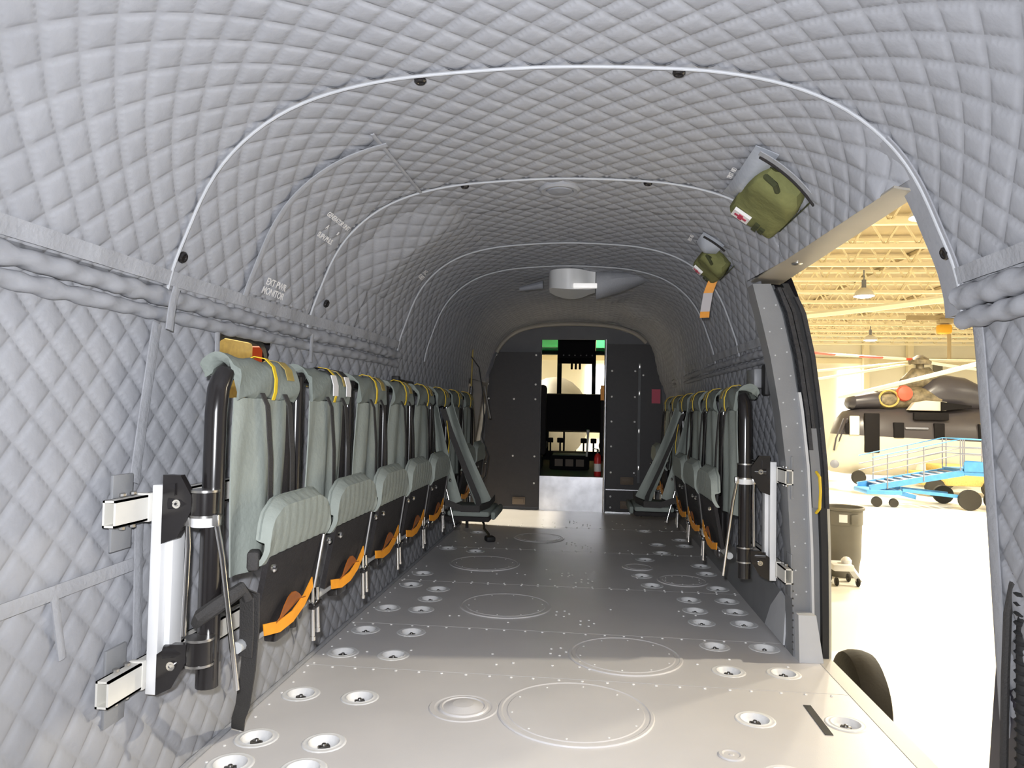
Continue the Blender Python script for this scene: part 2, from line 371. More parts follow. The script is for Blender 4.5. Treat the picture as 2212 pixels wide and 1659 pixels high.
mb.sheet(G, .004); mb.build('edge_hem', 'quilt', ceiling)
# flaps over equipment on the left shoulder, with stencils
def flap(s0, s1, y0, y1, bulge, name, label):
    q = quilt(name, s0, s1, y0, y1, ceiling, off=.016, bulge=bulge); q['label'] = label
    return q
flap1 = flap(1.385, 2.11, 2.24, 2.72, None, 'access_flap', 'quilted access flap with white stencilling')
band(lerp((1.37, 2.245), (2.12, 2.245), 24), .028, ceiling, off=.024, name='flap_hem')
band(lerp((2.1, 2.15), (2.1, 2.75), 14), .012, ceiling, off=.02, name='flap_hem', m='quilt')
def bl2(u, v): return .085 * np.abs(np.sin(np.pi * np.clip(u, 0, 1))) ** .6 * np.clip(v / .28, 0, 1) * np.clip(1.1 - v, 0, 1) ** .9 - .012
flap2 = flap(1.55, 2.18, 2.95, 3.80, bl2, 'bulging_flap', 'bulging quilted equipment cover')
def stencil(txt, s, Y, size, parent, flip=False, off=.03, m='label_white'):
    cu = bpy.data.curves.new('stencil_text', 'FONT'); cu.body = txt; cu.size = size; cu.align_x = 'CENTER'; cu.align_y = 'CENTER'; cu.offset = .0006; cu.extrude = .0004; cu.space_line = .95
    cu.materials.append(M[m]); o = bpy.data.objects.new('stencil_text', cu); link(o); o.parent = parent
    u, v, n = sframe(s, Y); up = Vector(u) * (-1 if flip else 1); x = up.cross(n)
    o.matrix_local = Matrix.Translation(on(s, Y, off)) @ Matrix((x, up, n)).transposed().to_4x4(); return o
stencil('EXT PWR\nMONITOR', 1.425, 2.40, .034, ceiling)
stencil('GENERATOR UNIT', 1.765, 2.585, .026, ceiling); stencil('A', 1.722, 2.545, .026, ceiling); stencil('B', 1.722, 2.645, .02, ceiling)
stencil('SUPV.PNLS.', 1.678, 2.585, .028, ceiling)
stencil('A.C.\nFUSES', 1.775, 3.62, .034, ceiling, off=.045)
stencil('FIRST AID', 3.307, 2.515, .024, ceiling, True, .018); stencil('FIRST AID', 3.347, 3.39, .024, ceiling, True, .018)
# ------------------------------------------------------------------ floor
floor = struct(empty('floor', (0, 0, 0)), 'grey painted metal cabin floor with tie-down fittings')
TIES = [(-.97, 1.95), (-.76, 1.95), (-.97, 2.11), (-.76, 2.11), (-.97, 2.45), (-.76, 2.45), (-.97, 2.885), (-.76, 2.885), (-.97, 3.19), (-.76, 3.19), (-.97, 3.555), (-.80, 3.555), (-.80, 3.76), (-.97, 4.04), (-.80, 3.97), (-.97, 4.33), (-.66, 4.66), (-.97, 5.14), (-.76, 5.07), (-.86, 5.85),
        (.57, 2.47), (.86, 2.48), (.57, 2.91), (.78, 2.92), (.57, 3.21), (.78, 3.22), (.57, 3.56), (.77, 3.57), (.57, 3.77), (.77, 3.78), (.57, 3.98), (.77, 3.99), (.57, 2.10), (.36, 4.51), (.77, 4.64), (.42, 5.01), (.77, 4.87), (.56, 5.27), (.56, 5.59), (.76, 5.58), (.76, 5.83), (.51, 6.2), (.40, 4.27), (.77, 4.26), (-.97, 1.5), (-.76, 1.5)]
SEAMS = [-.6, 1.2, 2.735, 3.30, 4.15, 5.20, 6.25, 7.32]
XL, XR, XS = -1.10, .93, 1.015
def panel_mesh(y0, y1):
    """triangulated plate with the tie-down holes left open"""
    g = .0016; a, b = y0 + g, y1 - g
    out = [(XL, a), (XR, a), (XR, b), (XL, b)]
    if abs(y0 - 1.2) < 1e-6: out = [(XL, a), (XR, a), (XR, 1.96), (XS, 1.96), (XS, b), (XL, b)]
    if abs(y0 - 2.735) < 1e-6: out = [(XL, a), (XS, a), (XS, 3.13), (XR, 3.13), (XR, b), (XL, b)]
    V = [Vector(p) for p in out]; E = [(i, (i + 1) % len(out)) for i in range(len(out))]; R = .045; holes = []
    for tx, ty in TIES:
        if a + R + .003 < ty < b - R - .003:
            n0 = len(V); V += [Vector((tx + R * math.cos(2 * math.pi * k / 20), ty + R * math.sin(2 * math.pi * k / 20))) for k in range(20)]; E += [(n0 + k, n0 + (k + 1) % 20) for k in range(20)]; holes.append((tx, ty))
    vs, es, fs, _, _, _ = geometry.delaunay_2d_cdt(V, E, [], 1, 1e-6)
    F = []
    for f in fs:
        c = sum((vs[i] for i in f), Vector((0, 0))) / len(f)
        if any((c.x - tx) ** 2 + (c.y - ty) ** 2 < (R * .995) ** 2 for tx, ty in holes): continue
        F.append(tuple(f))
    mb = MB(); mb.add([(v.x, v.y, 0) for v in vs], F)
    # plate edge
    n0 = len(out); mb.add([(p[0], p[1], 0) for p in out] + [(p[0], p[1], -.03) for p in out], [(i, n0 + i, n0 + (i + 1) % n0, (i + 1) % n0) for i in range(n0)])
    o = mb.build('floor_panel', 'floor_paint', floor, smooth=False); return holes
HOLES = []
for a, b in zip(SEAMS[:-1], SEAMS[1:]): HOLES += panel_mesh(a, b)
mb = MB(); mb.box(XL - .1, XS - .02, -.62, 7.4, -.06, -.032); mb.build('sub_floor', 'dark_grey', floor, smooth=False)
td = MB(); td.lathe([(.066, .0002), (.064, .002), (.060, .0028), (.0575, .0022), (.050, .002), (.0465, .0035), (.0435, .0015), (.038, -.010), (.030, -.017), (.018, -.019), (.001, -.019)], n=22, caps=False)
st = MB(); st.obox((0, 0, -.013), (.034, .02, .012), Matrix.Rotation(.4, 3, 'Z'), .003); st.lathe([(.009, -.018), (.009, -.008), (.006, -.002), (.001, -.001)], n=10)
t0 = td.build('tie_down', 'dish', floor); st0 = st.build('ring_stud', 'dark_steel', t0)
for i, (x, y) in enumerate(HOLES):
    o = t0 if i == 0 else t0.copy(); o.location = (x, y, 0)
    if i: link(o); c = st0.copy(); link(c); c.parent = o; c.rotation_euler.z = random.uniform(-1, 1)
def cover(x, y, r, dome=False, label=None):
    mb = MB()
    if dome: pr = [(r, .0002), (r - .004, .003), (r - .02, .003), (r - .026, .001), (r - .034, .001), (r - .038, .006), (r - .046, .007), (r - .05, .004), (r * .3, .014), (.001, .016)]
    else: pr = [(r, .0002), (r - .003, .0045), (r - .012, .005), (r - .017, .0025), (r - .03, .0025), (r - .034, .0045), (.001, .0048)]
    mb.lathe(pr, (x, y, 0), n=48); o = mb.build('access_cover', 'floor_paint', floor, smooth=False)
    if label: o['label'] = label
    rv = MB()
    for k in range(10):
        a = 2 * math.pi * k / 10 + .2; rr = r - .047
        if r > .1 and not dome: rv.lathe([(.0042, .004), (.0035, .006), (.001, .0068)], (x + rr * math.cos(a), y + rr * math.sin(a), 0), n=7)
    if rv.v: q = rv.build('rivets', 'rivet', o); q['kind'] = 'stuff'
cover(-.018, 2.442, .26); cover(.177, 3.03, .234); cover(-.392, 3.70, .236); cover(-.64, 4.68, .23); cover(.592, 4.423, .15); cover(-.393, 2.423, .118, True); cover(.442, 2.204, .039); cover(-.35, 5.7, .2); cover(.35, 4.75, .1)
for i, ys in enumerate(SEAMS[1:-1]):
    rv = MB()
    for dy in (-.018,) if ys < 3 else (-.016, .016) if ys > 4 else (-.016,):
        for x in np.arange(XL + .05, XR - .03, .088 if ys < 4 else .1): rv.lathe([(.0062, 0), (.0052, .0028), (.001, .0042)], (x + random.uniform(-.01, .01), ys + dy, 0), n=7)
    for _ in range(14):
        x, y = random.uniform(XL + .1, XR - .1), ys + random.uniform(.1, .45); rv.lathe([(.006, 0), (.005, .0028), (.001, .004)], (x, y, 0), n=7)
    if ys > 2.7:
        for cx, cy in ((.02, ys + .16), (-.1, ys + .3)):
            for k in range(5): rv.lathe([(.006, 0), (.005, .0028), (.001, .004)], (cx + .035 * math.cos(k * 1.25), cy + .05 * math.sin(k * 1.25), 0), n=7)
    q = rv.build('rivets', 'rivet', floor); q['kind'] = 'stuff'
rv = MB()
for y in np.arange(1.95, 4.5, .1): rv.lathe([(.005, 0), (.0042, .0022), (.001, .0034)], (XL + .06, y, 0), n=7)
q = rv.build('rivets', 'rivet', floor); q['kind'] = 'stuff'
mb = MB(); mb.box(.765, .79, 2.385, 2.615, .0002, .002); o = mb.build('grip_strip', 'black_strip', floor, smooth=False); o['label'] = 'black anti-slip strip'
mb = MB(); mb.box(XR + .03, XS + .008, 1.97, 3.12, -.05, .0015); o = mb.build('sill_strip', 'floor_trim', floor); o['label'] = 'pale doorway sill strip'
# quilt skirting meets the floor with a small roll
struct(MB().tube([(XL + .022, y, .008) for y in np.linspace(-.6, 6.3, 80)], .009, 8).build('baseboard_left', 'quilt_band'), 'quilted roll where the seat wall meets the floor')
mb = MB()
mb.prism([(.872, 0), (.89, 0), (.905, .20), (.888, .215)], 3.24, 7.3, lambda a, b, w: (a, w, b)); struct(mb.build('baseboard_right', 'grey_paint'), 'grey sloping kick panel under the short row of seats')
# ------------------------------------------------------------------ doorway on the right
JIN = [(.70, 1.56), (.735, 1.42), (.775, 1.25), (.815, 1.02), (.843, .78), (.862, .45), (.872, .15), (.875, 0)]      # inner edge of the forward jamb (x, z)
JOUT = [(.845, 1.56), (.905, 1.44), (.945, 1.25), (.975, 1.02), (.998, .78), (1.01, .45), (1.014, .15), (1.015, -.1)]
def lerpc(c, z): a = np.array(c)[::-1]; return float(np.interp(z, a[:, 1], a[:, 0]))
def jstrip(name, m, f0, f1, y0, y1, z0=0.0, z1=1.56, n=26, parent=None, bulge=0, label=None):
    """strip of the jamb between fractions f0..f1 of its depth, from y0 to y1"""
    rings = []
    for z in np.linspace(z0, z1, n):
        a, b = lerpc(JIN, z), lerpc(JOUT, z); xa, xb = a + (b - a) * f0, a + (b - a) * f1
        rings.append([(xa, y0, z), (xb, y0, z), (xb, y1, z), (xa, y1, z)])
    mb = MB(); mb.loft(rings); o = mb.build(name, m, parent)
    if label: o['label'] = label
    return o
door_1 = struct(empty('door_1', (.9, 3.15, 0)), 'grey painted frame of the open side doorway')
jstrip('jamb_face', 'grey_paint', 0, .52, 3.13, 3.24, parent=door_1)
jstrip('jamb_lip', 'light_paint', .50, .57, 3.105, 3.135, .12, 1.1, parent=door_1)
jstrip('door_track', 'dark_grey', .57, .66, 3.16, 3.24, parent=door_1)
jstrip('jamb_channel', 'grey_paint', .66, .84, 3.15, 3.24, 0, .95, parent=door_1)
jstrip('jamb_channel', 'rubber_gloss', .60, .70, 3.10, 3.2, .86, 1.54, parent=door_1)
jstrip('door_track', 'rubber_gloss', .74, .82, 3.11, 3.2, .95, 1.54, parent=door_1)
jstrip('door_seal', 'rubber', .82, 1.0, 3.12, 3.2, -.1, parent=door_1, label='black rubber door seal')
jstrip('outer_seal', 'rubber_gloss', .93, 1.03, 3.10, 3.13, .62, 1.5, parent=door_1, label='glossy crinkled seal strip')
jstrip('skin_edge', 'heli_white', 1.05, 1.12, 3.14, 3.2, -.15, .62, parent=door_1, label='white lower edge of the outer skin')
jstrip('latch_plate', 'grey_paint', .62, .86, 3.115, 3.15, .62, .95, parent=door_1)
mb = MB(); hx = lerpc(JIN, .7) * .28 + lerpc(JOUT, .7) * .72; mb.tube([(hx, 3.11, .77), (hx + .006, 3.085, .75), (hx + .008, 3.08, .69), (hx + .006, 3.085, .62), (hx, 3.11, .60)], .006, 8)
mb.build('pull_handle', 'yellow', door_1)['label'] = 'yellow pull handle'
rv = MB()
for z in np.arange(.15, 1.5, .1):
    for f in (.12, .4): x = lerpc(JIN, z) * (1 - f) + lerpc(JOUT, z) * f; rv.lathe([(.004, 0), (.003, .002), (.0005, .003)], (x, 3.13, z + f * .05), (0, -1, 0), 7)
q = rv.build('rivets', 'light_paint', door_1); q['kind'] = 'stuff'
mb = MB(); mb.prism([(.88, .0), (.975, .0), (.945, .19), (.875, .19)], 3.06, 3.12, lambda a, b, w: (a, w, b)); mb.build('foot_gusset', 'light_paint', door_1)['label'] = 'pale folded gusset at the jamb foot'
mb = MB(); mb.prism([(3.24, .012), (3.56, .012), (3.48, .12), (3.34, .22), (3.24, .2)], .862, .870, lambda a, b, w: (w + .06 * b, a, b)); mb.build('corner_gusset', 'light_paint', door_1)['label'] = 'pale triangular gusset plate'
mb = MB()
for y in np.arange(3.2, 3.26, .02):
    for z in np.arange(.03, .3, .03): mb.lathe([(.004, 0), (.003, .004)], (.872, 3.128, z), (0, -1, 0), 6)
    break
q = mb.build('rivets', 'dark_steel', door_1); q['kind'] = 'stuff'
# header: painted strip over the doorway
mb = MB()
P = []
for y in np.linspace(1.90, 3.24, 20):
    x = .772 - .05 * (y - 1.94) / 1.2; x2 = .842; P.append([(x, y, 1.590), (x + (x2 - x) * .3, y, 1.585), (x + (x2 - x) * .6, y, 1.582), (x2, y, 1.578), (x2 + .03, y, 1.60)])
mb.sheet(P, .006); mb.build('header', 'header_paint', door_1)['label'] = 'beige lit strip over the doorway'
mb = MB(); mb.lathe([(.02, 0), (.02, .004), (.014, .007), (.004, .006)], (.79, 2.80, 1.581), (0, 0, -1), 14); mb.build('bolt_head', 'steel', door_1)
# ------------------------------------------------------------------ window on the left wall
window_1 = struct(empty('window_1', (-1.2, 2.3, 1.02)), 'small side window half hidden behind the first seat')
zw = lambda z: surf(s_at(z, -1), 2.33)[0]
mb = MB()
o1 = []; i1 = []
for k in range(40):
    a = 2 * math.pi * k / 40; c, s_ = math.cos(a), math.sin(a); q = (abs(c) ** 4 + abs(s_) ** 4) ** -.25
    z = 1.125 + .115 * s_ * q; y = 2.33 + .185 * c * q; z2 = 1.12 + .105 * s_ * q; y2 = 2.36 + .175 * c * q
    o1.append((zw(z) - .01, y, z)); i1.append((zw(z2) - .03, y2, z2))
mb.add(o1 + i1, [(k, (k + 1) % 40, 40 + (k + 1) % 40, 40 + k) for k in range(40)])
mb.build('window_frame', 'rubber', window_1)
mb = MB(); mb.add([(p[0], p[1], p[2]) for p in i1], [tuple(range(40))]); mb.build('pane', 'glass', window_1)
# fold of cloth beside the window
band(lerp((1.235, 2.135), (1.02, 2.125), 8), .022, wall_left, off=.012)
# ------------------------------------------------------------------ troop seats
PITCH = .508
def sheetgrid(fn, us, vs): return [[fn(u, v) for v in vs] for u in us]
HR = [(-.062, 1.075), (-.064, 1.112), (-.050, 1.143), (-.022, 1.158), (.010, 1.150), (.032, 1.122), (.042, 1.080), (.044, 1.035), (.040, 1.005), (.028, .998), (.030, 1.04), (.030, 1.085), (.018, 1.118), (-.02, 1.122), (-.044, 1.095)]
HR = [(x * .92 - .002, 1.085 + (z - 1.09) * .72) for x, z in HR]
def closed_spline(L, k=4):
    n = len(L); out = []
    for i in range(n):
        p0, p1, p2, p3 = [np.array(L[(i + d) % n]) for d in (-1, 0, 1, 2)]
        for j in range(k): t = j / k; out.append(tuple(.5 * ((2 * p1) + (-p0 + p2) * t + (2 * p0 - 5 * p1 + 4 * p2 - p3) * t * t + (-p0 + 3 * p1 - 3 * p2 + p3) * t ** 3)))
    return out
HRS = closed_spline(HR, 3)
def make_seat(sx, x0, y0, down=False, first=False, last=False, tags=False, mustard=True, ws=0):
    """one troop seat: local lx toward the aisle (world sign sx), ly along the row"""
    root = empty('troop_seat', (x0, y0, 0)); g = lambda x, y, z: (sx * x, y, z)
    B = lambda mb, n, m, p=root: mb.build(n, m, p, local=True)
    rn = np.random.RandomState(int(y0 * 100) + (5 if sx > 0 else 9))
    # posts and top bar
    mb = MB(); zt = 1.095
    if first: mb.tube([g(0, 0, .29), g(0, 0, .6), g(0, 0, .98), g(0, .008, 1.04), g(0, .03, 1.078), g(0, .07, zt), g(0, .12, zt)], .0275, 16)
    else: mb.tube([g(0, 0, .29), g(0, 0, .7), g(0, 0, zt)], .022, 14)
    B(mb, 'post', 'black_metal')
    if last:
        mb = MB(); mb.tube([g(0, PITCH, .29), g(0, PITCH, 1.04), g(0, PITCH - .03, 1.08), g(0, PITCH - .07, zt)], .0275, 14); B(mb, 'post', 'black_metal')
    mb = MB(); mb.tube([g(0, .06 if first else .022, zt), g(0, PITCH - (.06 if last else .023), zt)], .02, 12); B(mb, 'top_bar', 'black_metal')
    # headrest roll
    mb = MB(); rings = []
    for t in np.linspace(0, 1, 21):
        y = .04 + .39 * t if first else .035 + .395 * t; e = min(t, 1 - t); sc = 1 + .05 * (1 - min(e / .12, 1)) - .04 * math.sin(math.pi * t)
        rings.append([g(.005 + (x - .005) * sc + .004 * math.sin(11 * t + .5 * i + ws), y + (.02 * (1 - t) * (-1 if z > 1.1 else .5) * (e < .05)), 1.09 + (z - 1.09) * sc + .004 * math.sin(17 * t + .7 * i + ws)) for i, (x, z) in enumerate(HRS)])
    mb.loft(rings); hr = mb.build('headrest', 'sage', root, local=True, angle=75)
    def around(y, w, off, i0=0, i1=9, skew=0, t=.003):
        c = [Vector((x, z)) for x, z in HR]; pts = []
        for i in range(i0, i1 + 1):
            d = (c[i] - Vector((-.012, 1.08))).normalized(); q = c[i] + d * off; pts.append(g(q.x, y + skew * (i - i0) / (i1 - i0), q.y))
        m2 = MB(); m2.ribbon(pts, (0, 1, 0), w, t); return m2
    B(around(.265, .017, .009, 0, 8, -.02), 'webbing_loop', 'yellow', hr)
    if mustard: B(around(.365, .05, .005, 2, 6, 0, .002), 'patch', 'mustard', hr)
    if tags:
        for yy in (.24, .38):
            B(around(yy, .05, .007, 1, 5), 'black_band', 'black_fabric', hr); B(around(yy, .05, .010, 5, 7), 'white_tag', 'label_white', hr)
    # hem under the headrest
    if not down:
        # back cloth
        def back(u, v):
            y = .055 + .30 * v + .02 * (1 - u) * (v - .3); z = 1.02 - .47 * u
            x = .022 + .022 * math.sin(math.pi * v) * (.4 + .6 * u) + .012 * math.sin(15 * v + 3 * u + ws) * (.3 + u) * (1 - .5 * u) + .02 * u * (1 - u) * math.sin(6 * v + ws)
            if v < .25: y -= .015 * math.sin(math.pi * u) * 1.5
            return g(x, y + .02 * math.sin(3 * u + ws) * v, z)
        mb = MB(); mb.sheet(sheetgrid(back, np.linspace(0, 1, 18), np.linspace(0, 1, 22)), .004); B(mb, 'back_cloth', 'sage_light')
        mb = MB(); mb.sheet(sheetgrid(lambda u, v: g(.012 + .01 * math.sin(5 * v), .37 + .10 * v, 1.0 - .48 * u), np.linspace(0, 1, 6), np.linspace(0, 1, 5)), .003); B(mb, 'gap_shade_sheet', 'black_fabric')  # black sheet standing in for the shade between back cloth and next post
        for yy, zz, w in ((.175, .63, .026), (.325, .72, .030)):
            mb = MB(); mb.ribbon([g(.040, yy, 1.035), g(.056, yy + .002, 1.0), g(.066, yy + .01, .85), g(.07, yy + .005, .72 if zz < .7 else .75), g(.075, yy + (.012 if yy < .3 else .05), zz)], (0, 1, 0), w); B(mb, 'harness_strap', 'webbing')
        mb = MB(); mb.obox(g(.086, .19, .62), (.012, .03, .045), Matrix.Rotation(.2, 3, 'X'), .004); mb.tube([g(.088, .19, .60), g(.092, .17, .55), g(.09, .155, .50), g(.085, .16, .44)], .006, 6); B(mb, 'buckle', 'webbing')
        # seat pan folded up: black underside to the aisle, grey bolster on top
        mb = MB()
        for yy in (.06,):
            mb.prism([(.07, .40), (.085, .395), (.122, .60), (.108, .61)], .075, .475, lambda a, b, w: g(a, w, b))
        B(mb, 'seat_pan', 'black_fabric')
        def cush(u, v):       # u along ly, v up the pad
            y = .045 + .445 * u; r = .12; top = .755
            e = min(u * .445, (1 - u) * .445); dz = 0 if e > r else (r - math.sqrt(max(0, r * r - (r - e) ** 2))) * .85
            zb = .585 + .03 * math.sin(math.pi * u) * 0; z = zb + (top - dz - zb) * v
            x = .120 + .012 * math.sin(math.pi * min(v, .95)) ** .7 + .0022 * abs(math.sin(math.pi * (u * 9 + .4 * v)))
            return g(x - .03 * max(0, v - .86) / .14 + .02 * (v - .5), y, z)
        mb = MB(); U = np.linspace(0, 1, 46); Vv = [0, .06, .15, .3, .45, .6, .75, .86, .93, 1]
        fr = sheetgrid(cush, U, Vv); bk = [[(p[0] - sx * (.016 if 0 < j < 9 else .01), p[1], p[2]) for j, p in enumerate(r)] for r in fr]
        rings = [fr[i] + bk[i][::-1] for i in range(len(U))]; mb.loft(rings); cu = B(mb, 'cushion', 'sage_light')
        mb = MB(); mb.tube([fr[i][-1] for i in range(len(U))], .0025, 6); B(mb, 'cushion_piping', 'sage', cu)
        # orange handling strap and brown loop
        mb = MB(); c = [g(.10, .10, .405), g(.108, .18, .392), g(.112, .26, .398), g(.116, .33, .425), g(.118, .39, .465)]; mb.ribbon(c, (0, -.25, 1), .034, .003); B(mb, 'orange_strap', 'orange')
        mb = MB(); mb.sheet(sheetgrid(lambda u, v: g(.106 + .012 * u, .16 + .18 * v, .405 + .03 * v + .055 * u * math.sin(math.pi * min(1, v + .1))), np.linspace(0, 1, 5), np.linspace(0, 1, 8)), .003); B(mb, 'orange_lining', 'amber')
        # rods
        mb = MB(); mb.tube([g(.125, .455, .60), g(.11, .425, .44)], .006, 8); B(mb, 'fold_rod', 'dark_steel')
        for yy, a, b in ((.435, .45, .285), (.475, .43, .30)):
            mb = MB(); mb.tube([g(.10, yy, a), g(.105, yy + .006, b)], .0072, 10); mb.lathe([(.009, 0), (.009, .012)], g(.105, yy + .006, b), (0, 0, -1), 10); B(mb, 'leg', 'chrome')
        mb = MB(); mb.obox(g(.105, .455, .38), (.02, .07, .018), Matrix.Identity(3), .003); B(mb, 'rod_clip', 'black_metal')
        for yy in (.062, .468):
            mb = MB(); mb.lathe([(.010, 0), (.011, .006), (.007, .011), (.001, .012)], g(.135, yy, .578), (sx, 0, 0), 10); B(mb, 'pivot_bolt', 'chrome')
        mb = MB(); mb.tube([g(.055, .04, .375), g(.055, PITCH - .03, .375)], .0155, 10); B(mb, 'lower_bar', 'bar_grey')
        mb = MB(); mb.obox(g(.05, .30, .345), (.04, .10, .045), Matrix.Identity(3), .008); B(mb, 'bar_clamp', 'black_metal')
    else:
        for yy, x0_, x1_, z1_, wd_ in ((.10, .0, .14, .42, .10), (.34, .05, .29, .40, .11)):
            mb = MB(); mb.sheet(sheetgrid(lambda u, v: g(x0_ + (x1_ - x0_) * u ** 1.15 + wd_ * (.55 + .45 * u) * (v - .5), yy + .03 * math.sin(4 * v + 2 * u), 1.02 - (1.02 - z1_) * u + .04 * (v - .5)), np.linspace(0, 1, 14), np.linspace(0, 1, 6)), .004); B(mb, 'back_cloth', 'sage_light')
        mb = MB(); mb.ribbon([g(.04, .2, 1.0), g(.09, .2, .86), g(.19, .21, .62), g(.27, .22, .44), g(.30, .22, .30)], (1, .25, .4), .035); B(mb, 'harness_strap', 'webbing')
        mb = MB(); mb.ribbon([g(.10, .02, .44), g(.2, .03, .40), g(.31, .04, .40), g(.35, .20, .41), g(.35, .46, .42)], (0, 0, 1), .04); B(mb, 'lap_strap', 'webbing')
        mb = MB(); mb.obox(g(.21, .26, .335), (.32, .42, .03), Matrix.Identity(3), .01); B(mb, 'seat_pan', 'black_fabric')
        mb = MB(); mb.obox(g(.24, .26, .368), (.26, .44, .035), Matrix.Identity(3), .014); B(mb, 'cushion', 'sage')
        mb = MB(); mb.obox(g(.385, .30, .352), (.03, .40, .05), Matrix.Identity(3), .012); B(mb, 'front_bolster', 'sage')
        for yy in (.05,):
            mb = MB(); mb.tube([g(.10, yy, .52), g(.16, yy - .02, .30)], .008, 10); mb.lathe([(.012, 0), (.012, .01)], g(.16, yy - .02, .30), (0, 0, -1), 10); B(mb, 'leg', 'chrome')
        mb = MB(); mb.ribbon([g(.085, .10, .93), g(.10, .12, .80), g(.10, .09, .72)], (0, 1, 0), .015); B(mb, 'loose_loop', 'yellow')
        mb = MB(); mb.tube([g(.055, .04, .375), g(.055, PITCH - .03, .375)], .0155, 10); B(mb, 'lower_bar', 'bar_grey')
    return root
ORD = ['nearest the camera', 'second from the camera', 'third from the camera', 'fourth from the camera', 'fifth from the camera', 'sixth from the camera', 'seventh from the camera', 'farthest from the camera']
LX, LY0, RX, RY0 = -.94, 1.75, .70, 3.25
for i in range(8):
    dn = i == 5
    o = make_seat(1, LX, LY0 + PITCH * i, down=dn, first=i == 0, last=i == 7, tags=i == 1, ws=i * 1.3)
    tag(o, ('folded sage troop seat, %s in the long row' % ORD[i]) if not dn else 'unfolded sage troop seat with slanting straps in the long row', 'seat', 'troop seats along the quilted window wall')
for i in range(6):
    dn = i == 3
    o = make_seat(-1, RX, RY0 + PITCH * i, down=dn, first=i == 0, last=i == 5, ws=i * 1.7 + 2)
    tag(o, ('folded sage troop seat, %s in the short row past the doorway' % (ORD[i] if i < 5 else ORD[7])) if not dn else 'unfolded sage troop seat with slanting straps past the doorway', 'seat', 'troop seats past the side doorway')
# end mounting frames
def mount(sx, xw, xp, y, label):
    root = thing('mounting_frame', label, 'bracket', (xw, y, .28)); g = lambda x, yy, z: (xw + sx * x, yy, z)
    mb = MB(); mb.obox(g(0, y, .543), (.028, .05, .512), Matrix.Identity(3), .003); mb.obox(g(.022, y + .028, .53), (.016, .055, .45), Matrix.Identity(3), .002); mb.build('upright', 'white', root)
    for z in (.745, .338):
        mb = MB(); yy0, yy1 = (y - .165, y + .62)
        w, h, t = .016, .031, .005
        for (dx0, dx1, dz0, dz1) in ((-w, -w + t, -h, h), (w - t, w, -h, h), (-w, w, -h, -h + t), (-w, w, h - t, h)):
            a, b = g(dx0, 0, 0)[0], g(dx1, 0, 0)[0]; mb.box(min(a, b) - sx * .028, max(a, b) - sx * .028, yy0, yy1, z + dz0, z + dz1)
        mb.build('square_tube', 'cream', root, smooth=False)
        mb = MB(); mb.obox(g(-.028, y - .035, z), (.038, .016, .07), Matrix.Identity(3), .003); mb.build('collar', 'cream', root)
        mb = MB(); mb.obox(g(-.05, y - .09, z + .05), (.008, .075, .07), Matrix.Identity(3), .002); mb.obox(g(-.05, y - .09, z - .055), (.008, .075, .08), Matrix.Identity(3), .002); mb.build('wall_plate', 'grey_paint', root)
        for dz in (.036, -.036):
            for dy in (-.115, -.075): mb = MB(); mb.lathe([(.008, 0), (.008, .006), (.004, .008)], g(-.03, y + dy, z + dz), (0, 0, 1 if dz > 0 else -1), 8); mb.build('bolt', 'steel', root)
    L = abs(xp - xw)
    for z, rot in ((.755, .0), (.392, .45)):
        mb = MB()
        if rot == 0: mb.prism([(.015, .07), (.06, .07), (L - .02, .02), (L - .02, -.018), (.055, -.085), (.015, -.10)], y - .028, y - .008, lambda a, b, w: g(a, w, z + b)); mb.prism([(.03, .045), (.05, .05), (.05, .02)], y - .034, y - .03, lambda a, b, w: g(a, w, z + b))
        else: mb.prism([(.015, -.005), (.05, .02), (L - .02, .022), (L - .02, -.022), (.055, -.085), (.015, -.105)], y - .028, y - .008, lambda a, b, w: g(a, w, z + b))
        mb.build('clamp_plate', 'black_metal', root)
        mb = MB(); mb.lathe([(.034, -.03), (.034, .03)], (xp, y, z), (0, 0, 1), 18); mb.tube([g(.03, y - .02, z), (xp, y - .005, z)], .017, 10); mb.build('clamp_ring', 'black_metal', root)
        for dz in (-.031, .031):
            mb = MB(); mb.lathe([(.0355, -.003), (.0355, .003)], (xp, y, z + dz), (0, 0, 1), 18); mb.build('ring_edge', 'steel', root)
        mb = MB(); mb.lathe([(.011, 0), (.011, .006), (.006, .006), (.004, .004)], g(.055, y - .028, z - (.0 if rot == 0 else .03)), (0, -1, 0), 12); mb.build('bolt', 'chrome', root)
    mb = MB(); mb.lathe([(.031, -.012), (.031, .012)], (xp, y, .71), (0, 0, 1), 16); mb.build('white_collar', 'white', root)
    for dx, dy, dx2, dy2, z2 in ((-.036, -.012, -.036, -.012, .43), (.036, -.005, .085, .03, .29)):
        mb = MB(); p0 = (xp + sx * dx, y + dy, .705); p2 = (xp + sx * dx2, y + dy2, z2)
        mb.tube([p0, tuple(Vector(p0).lerp(Vector(p2), .2) + Vector((sx * .004, 0, 0))), p2], .007, 10); mb.build('strut', 'chrome', root)
        mb = MB(); mb.obox((p0[0], p0[1], .715), (.02, .022, .03), Matrix.Identity(3), .004); mb.build('strut_end', 'steel', root)
    return root
mount(1, -1.05, LX, 1.71, 'white post with black clamps on the square-tube frame, near wall')
mount(-1, .815, RX, 3.25, 'white post and square-tube frame just past the doorway')
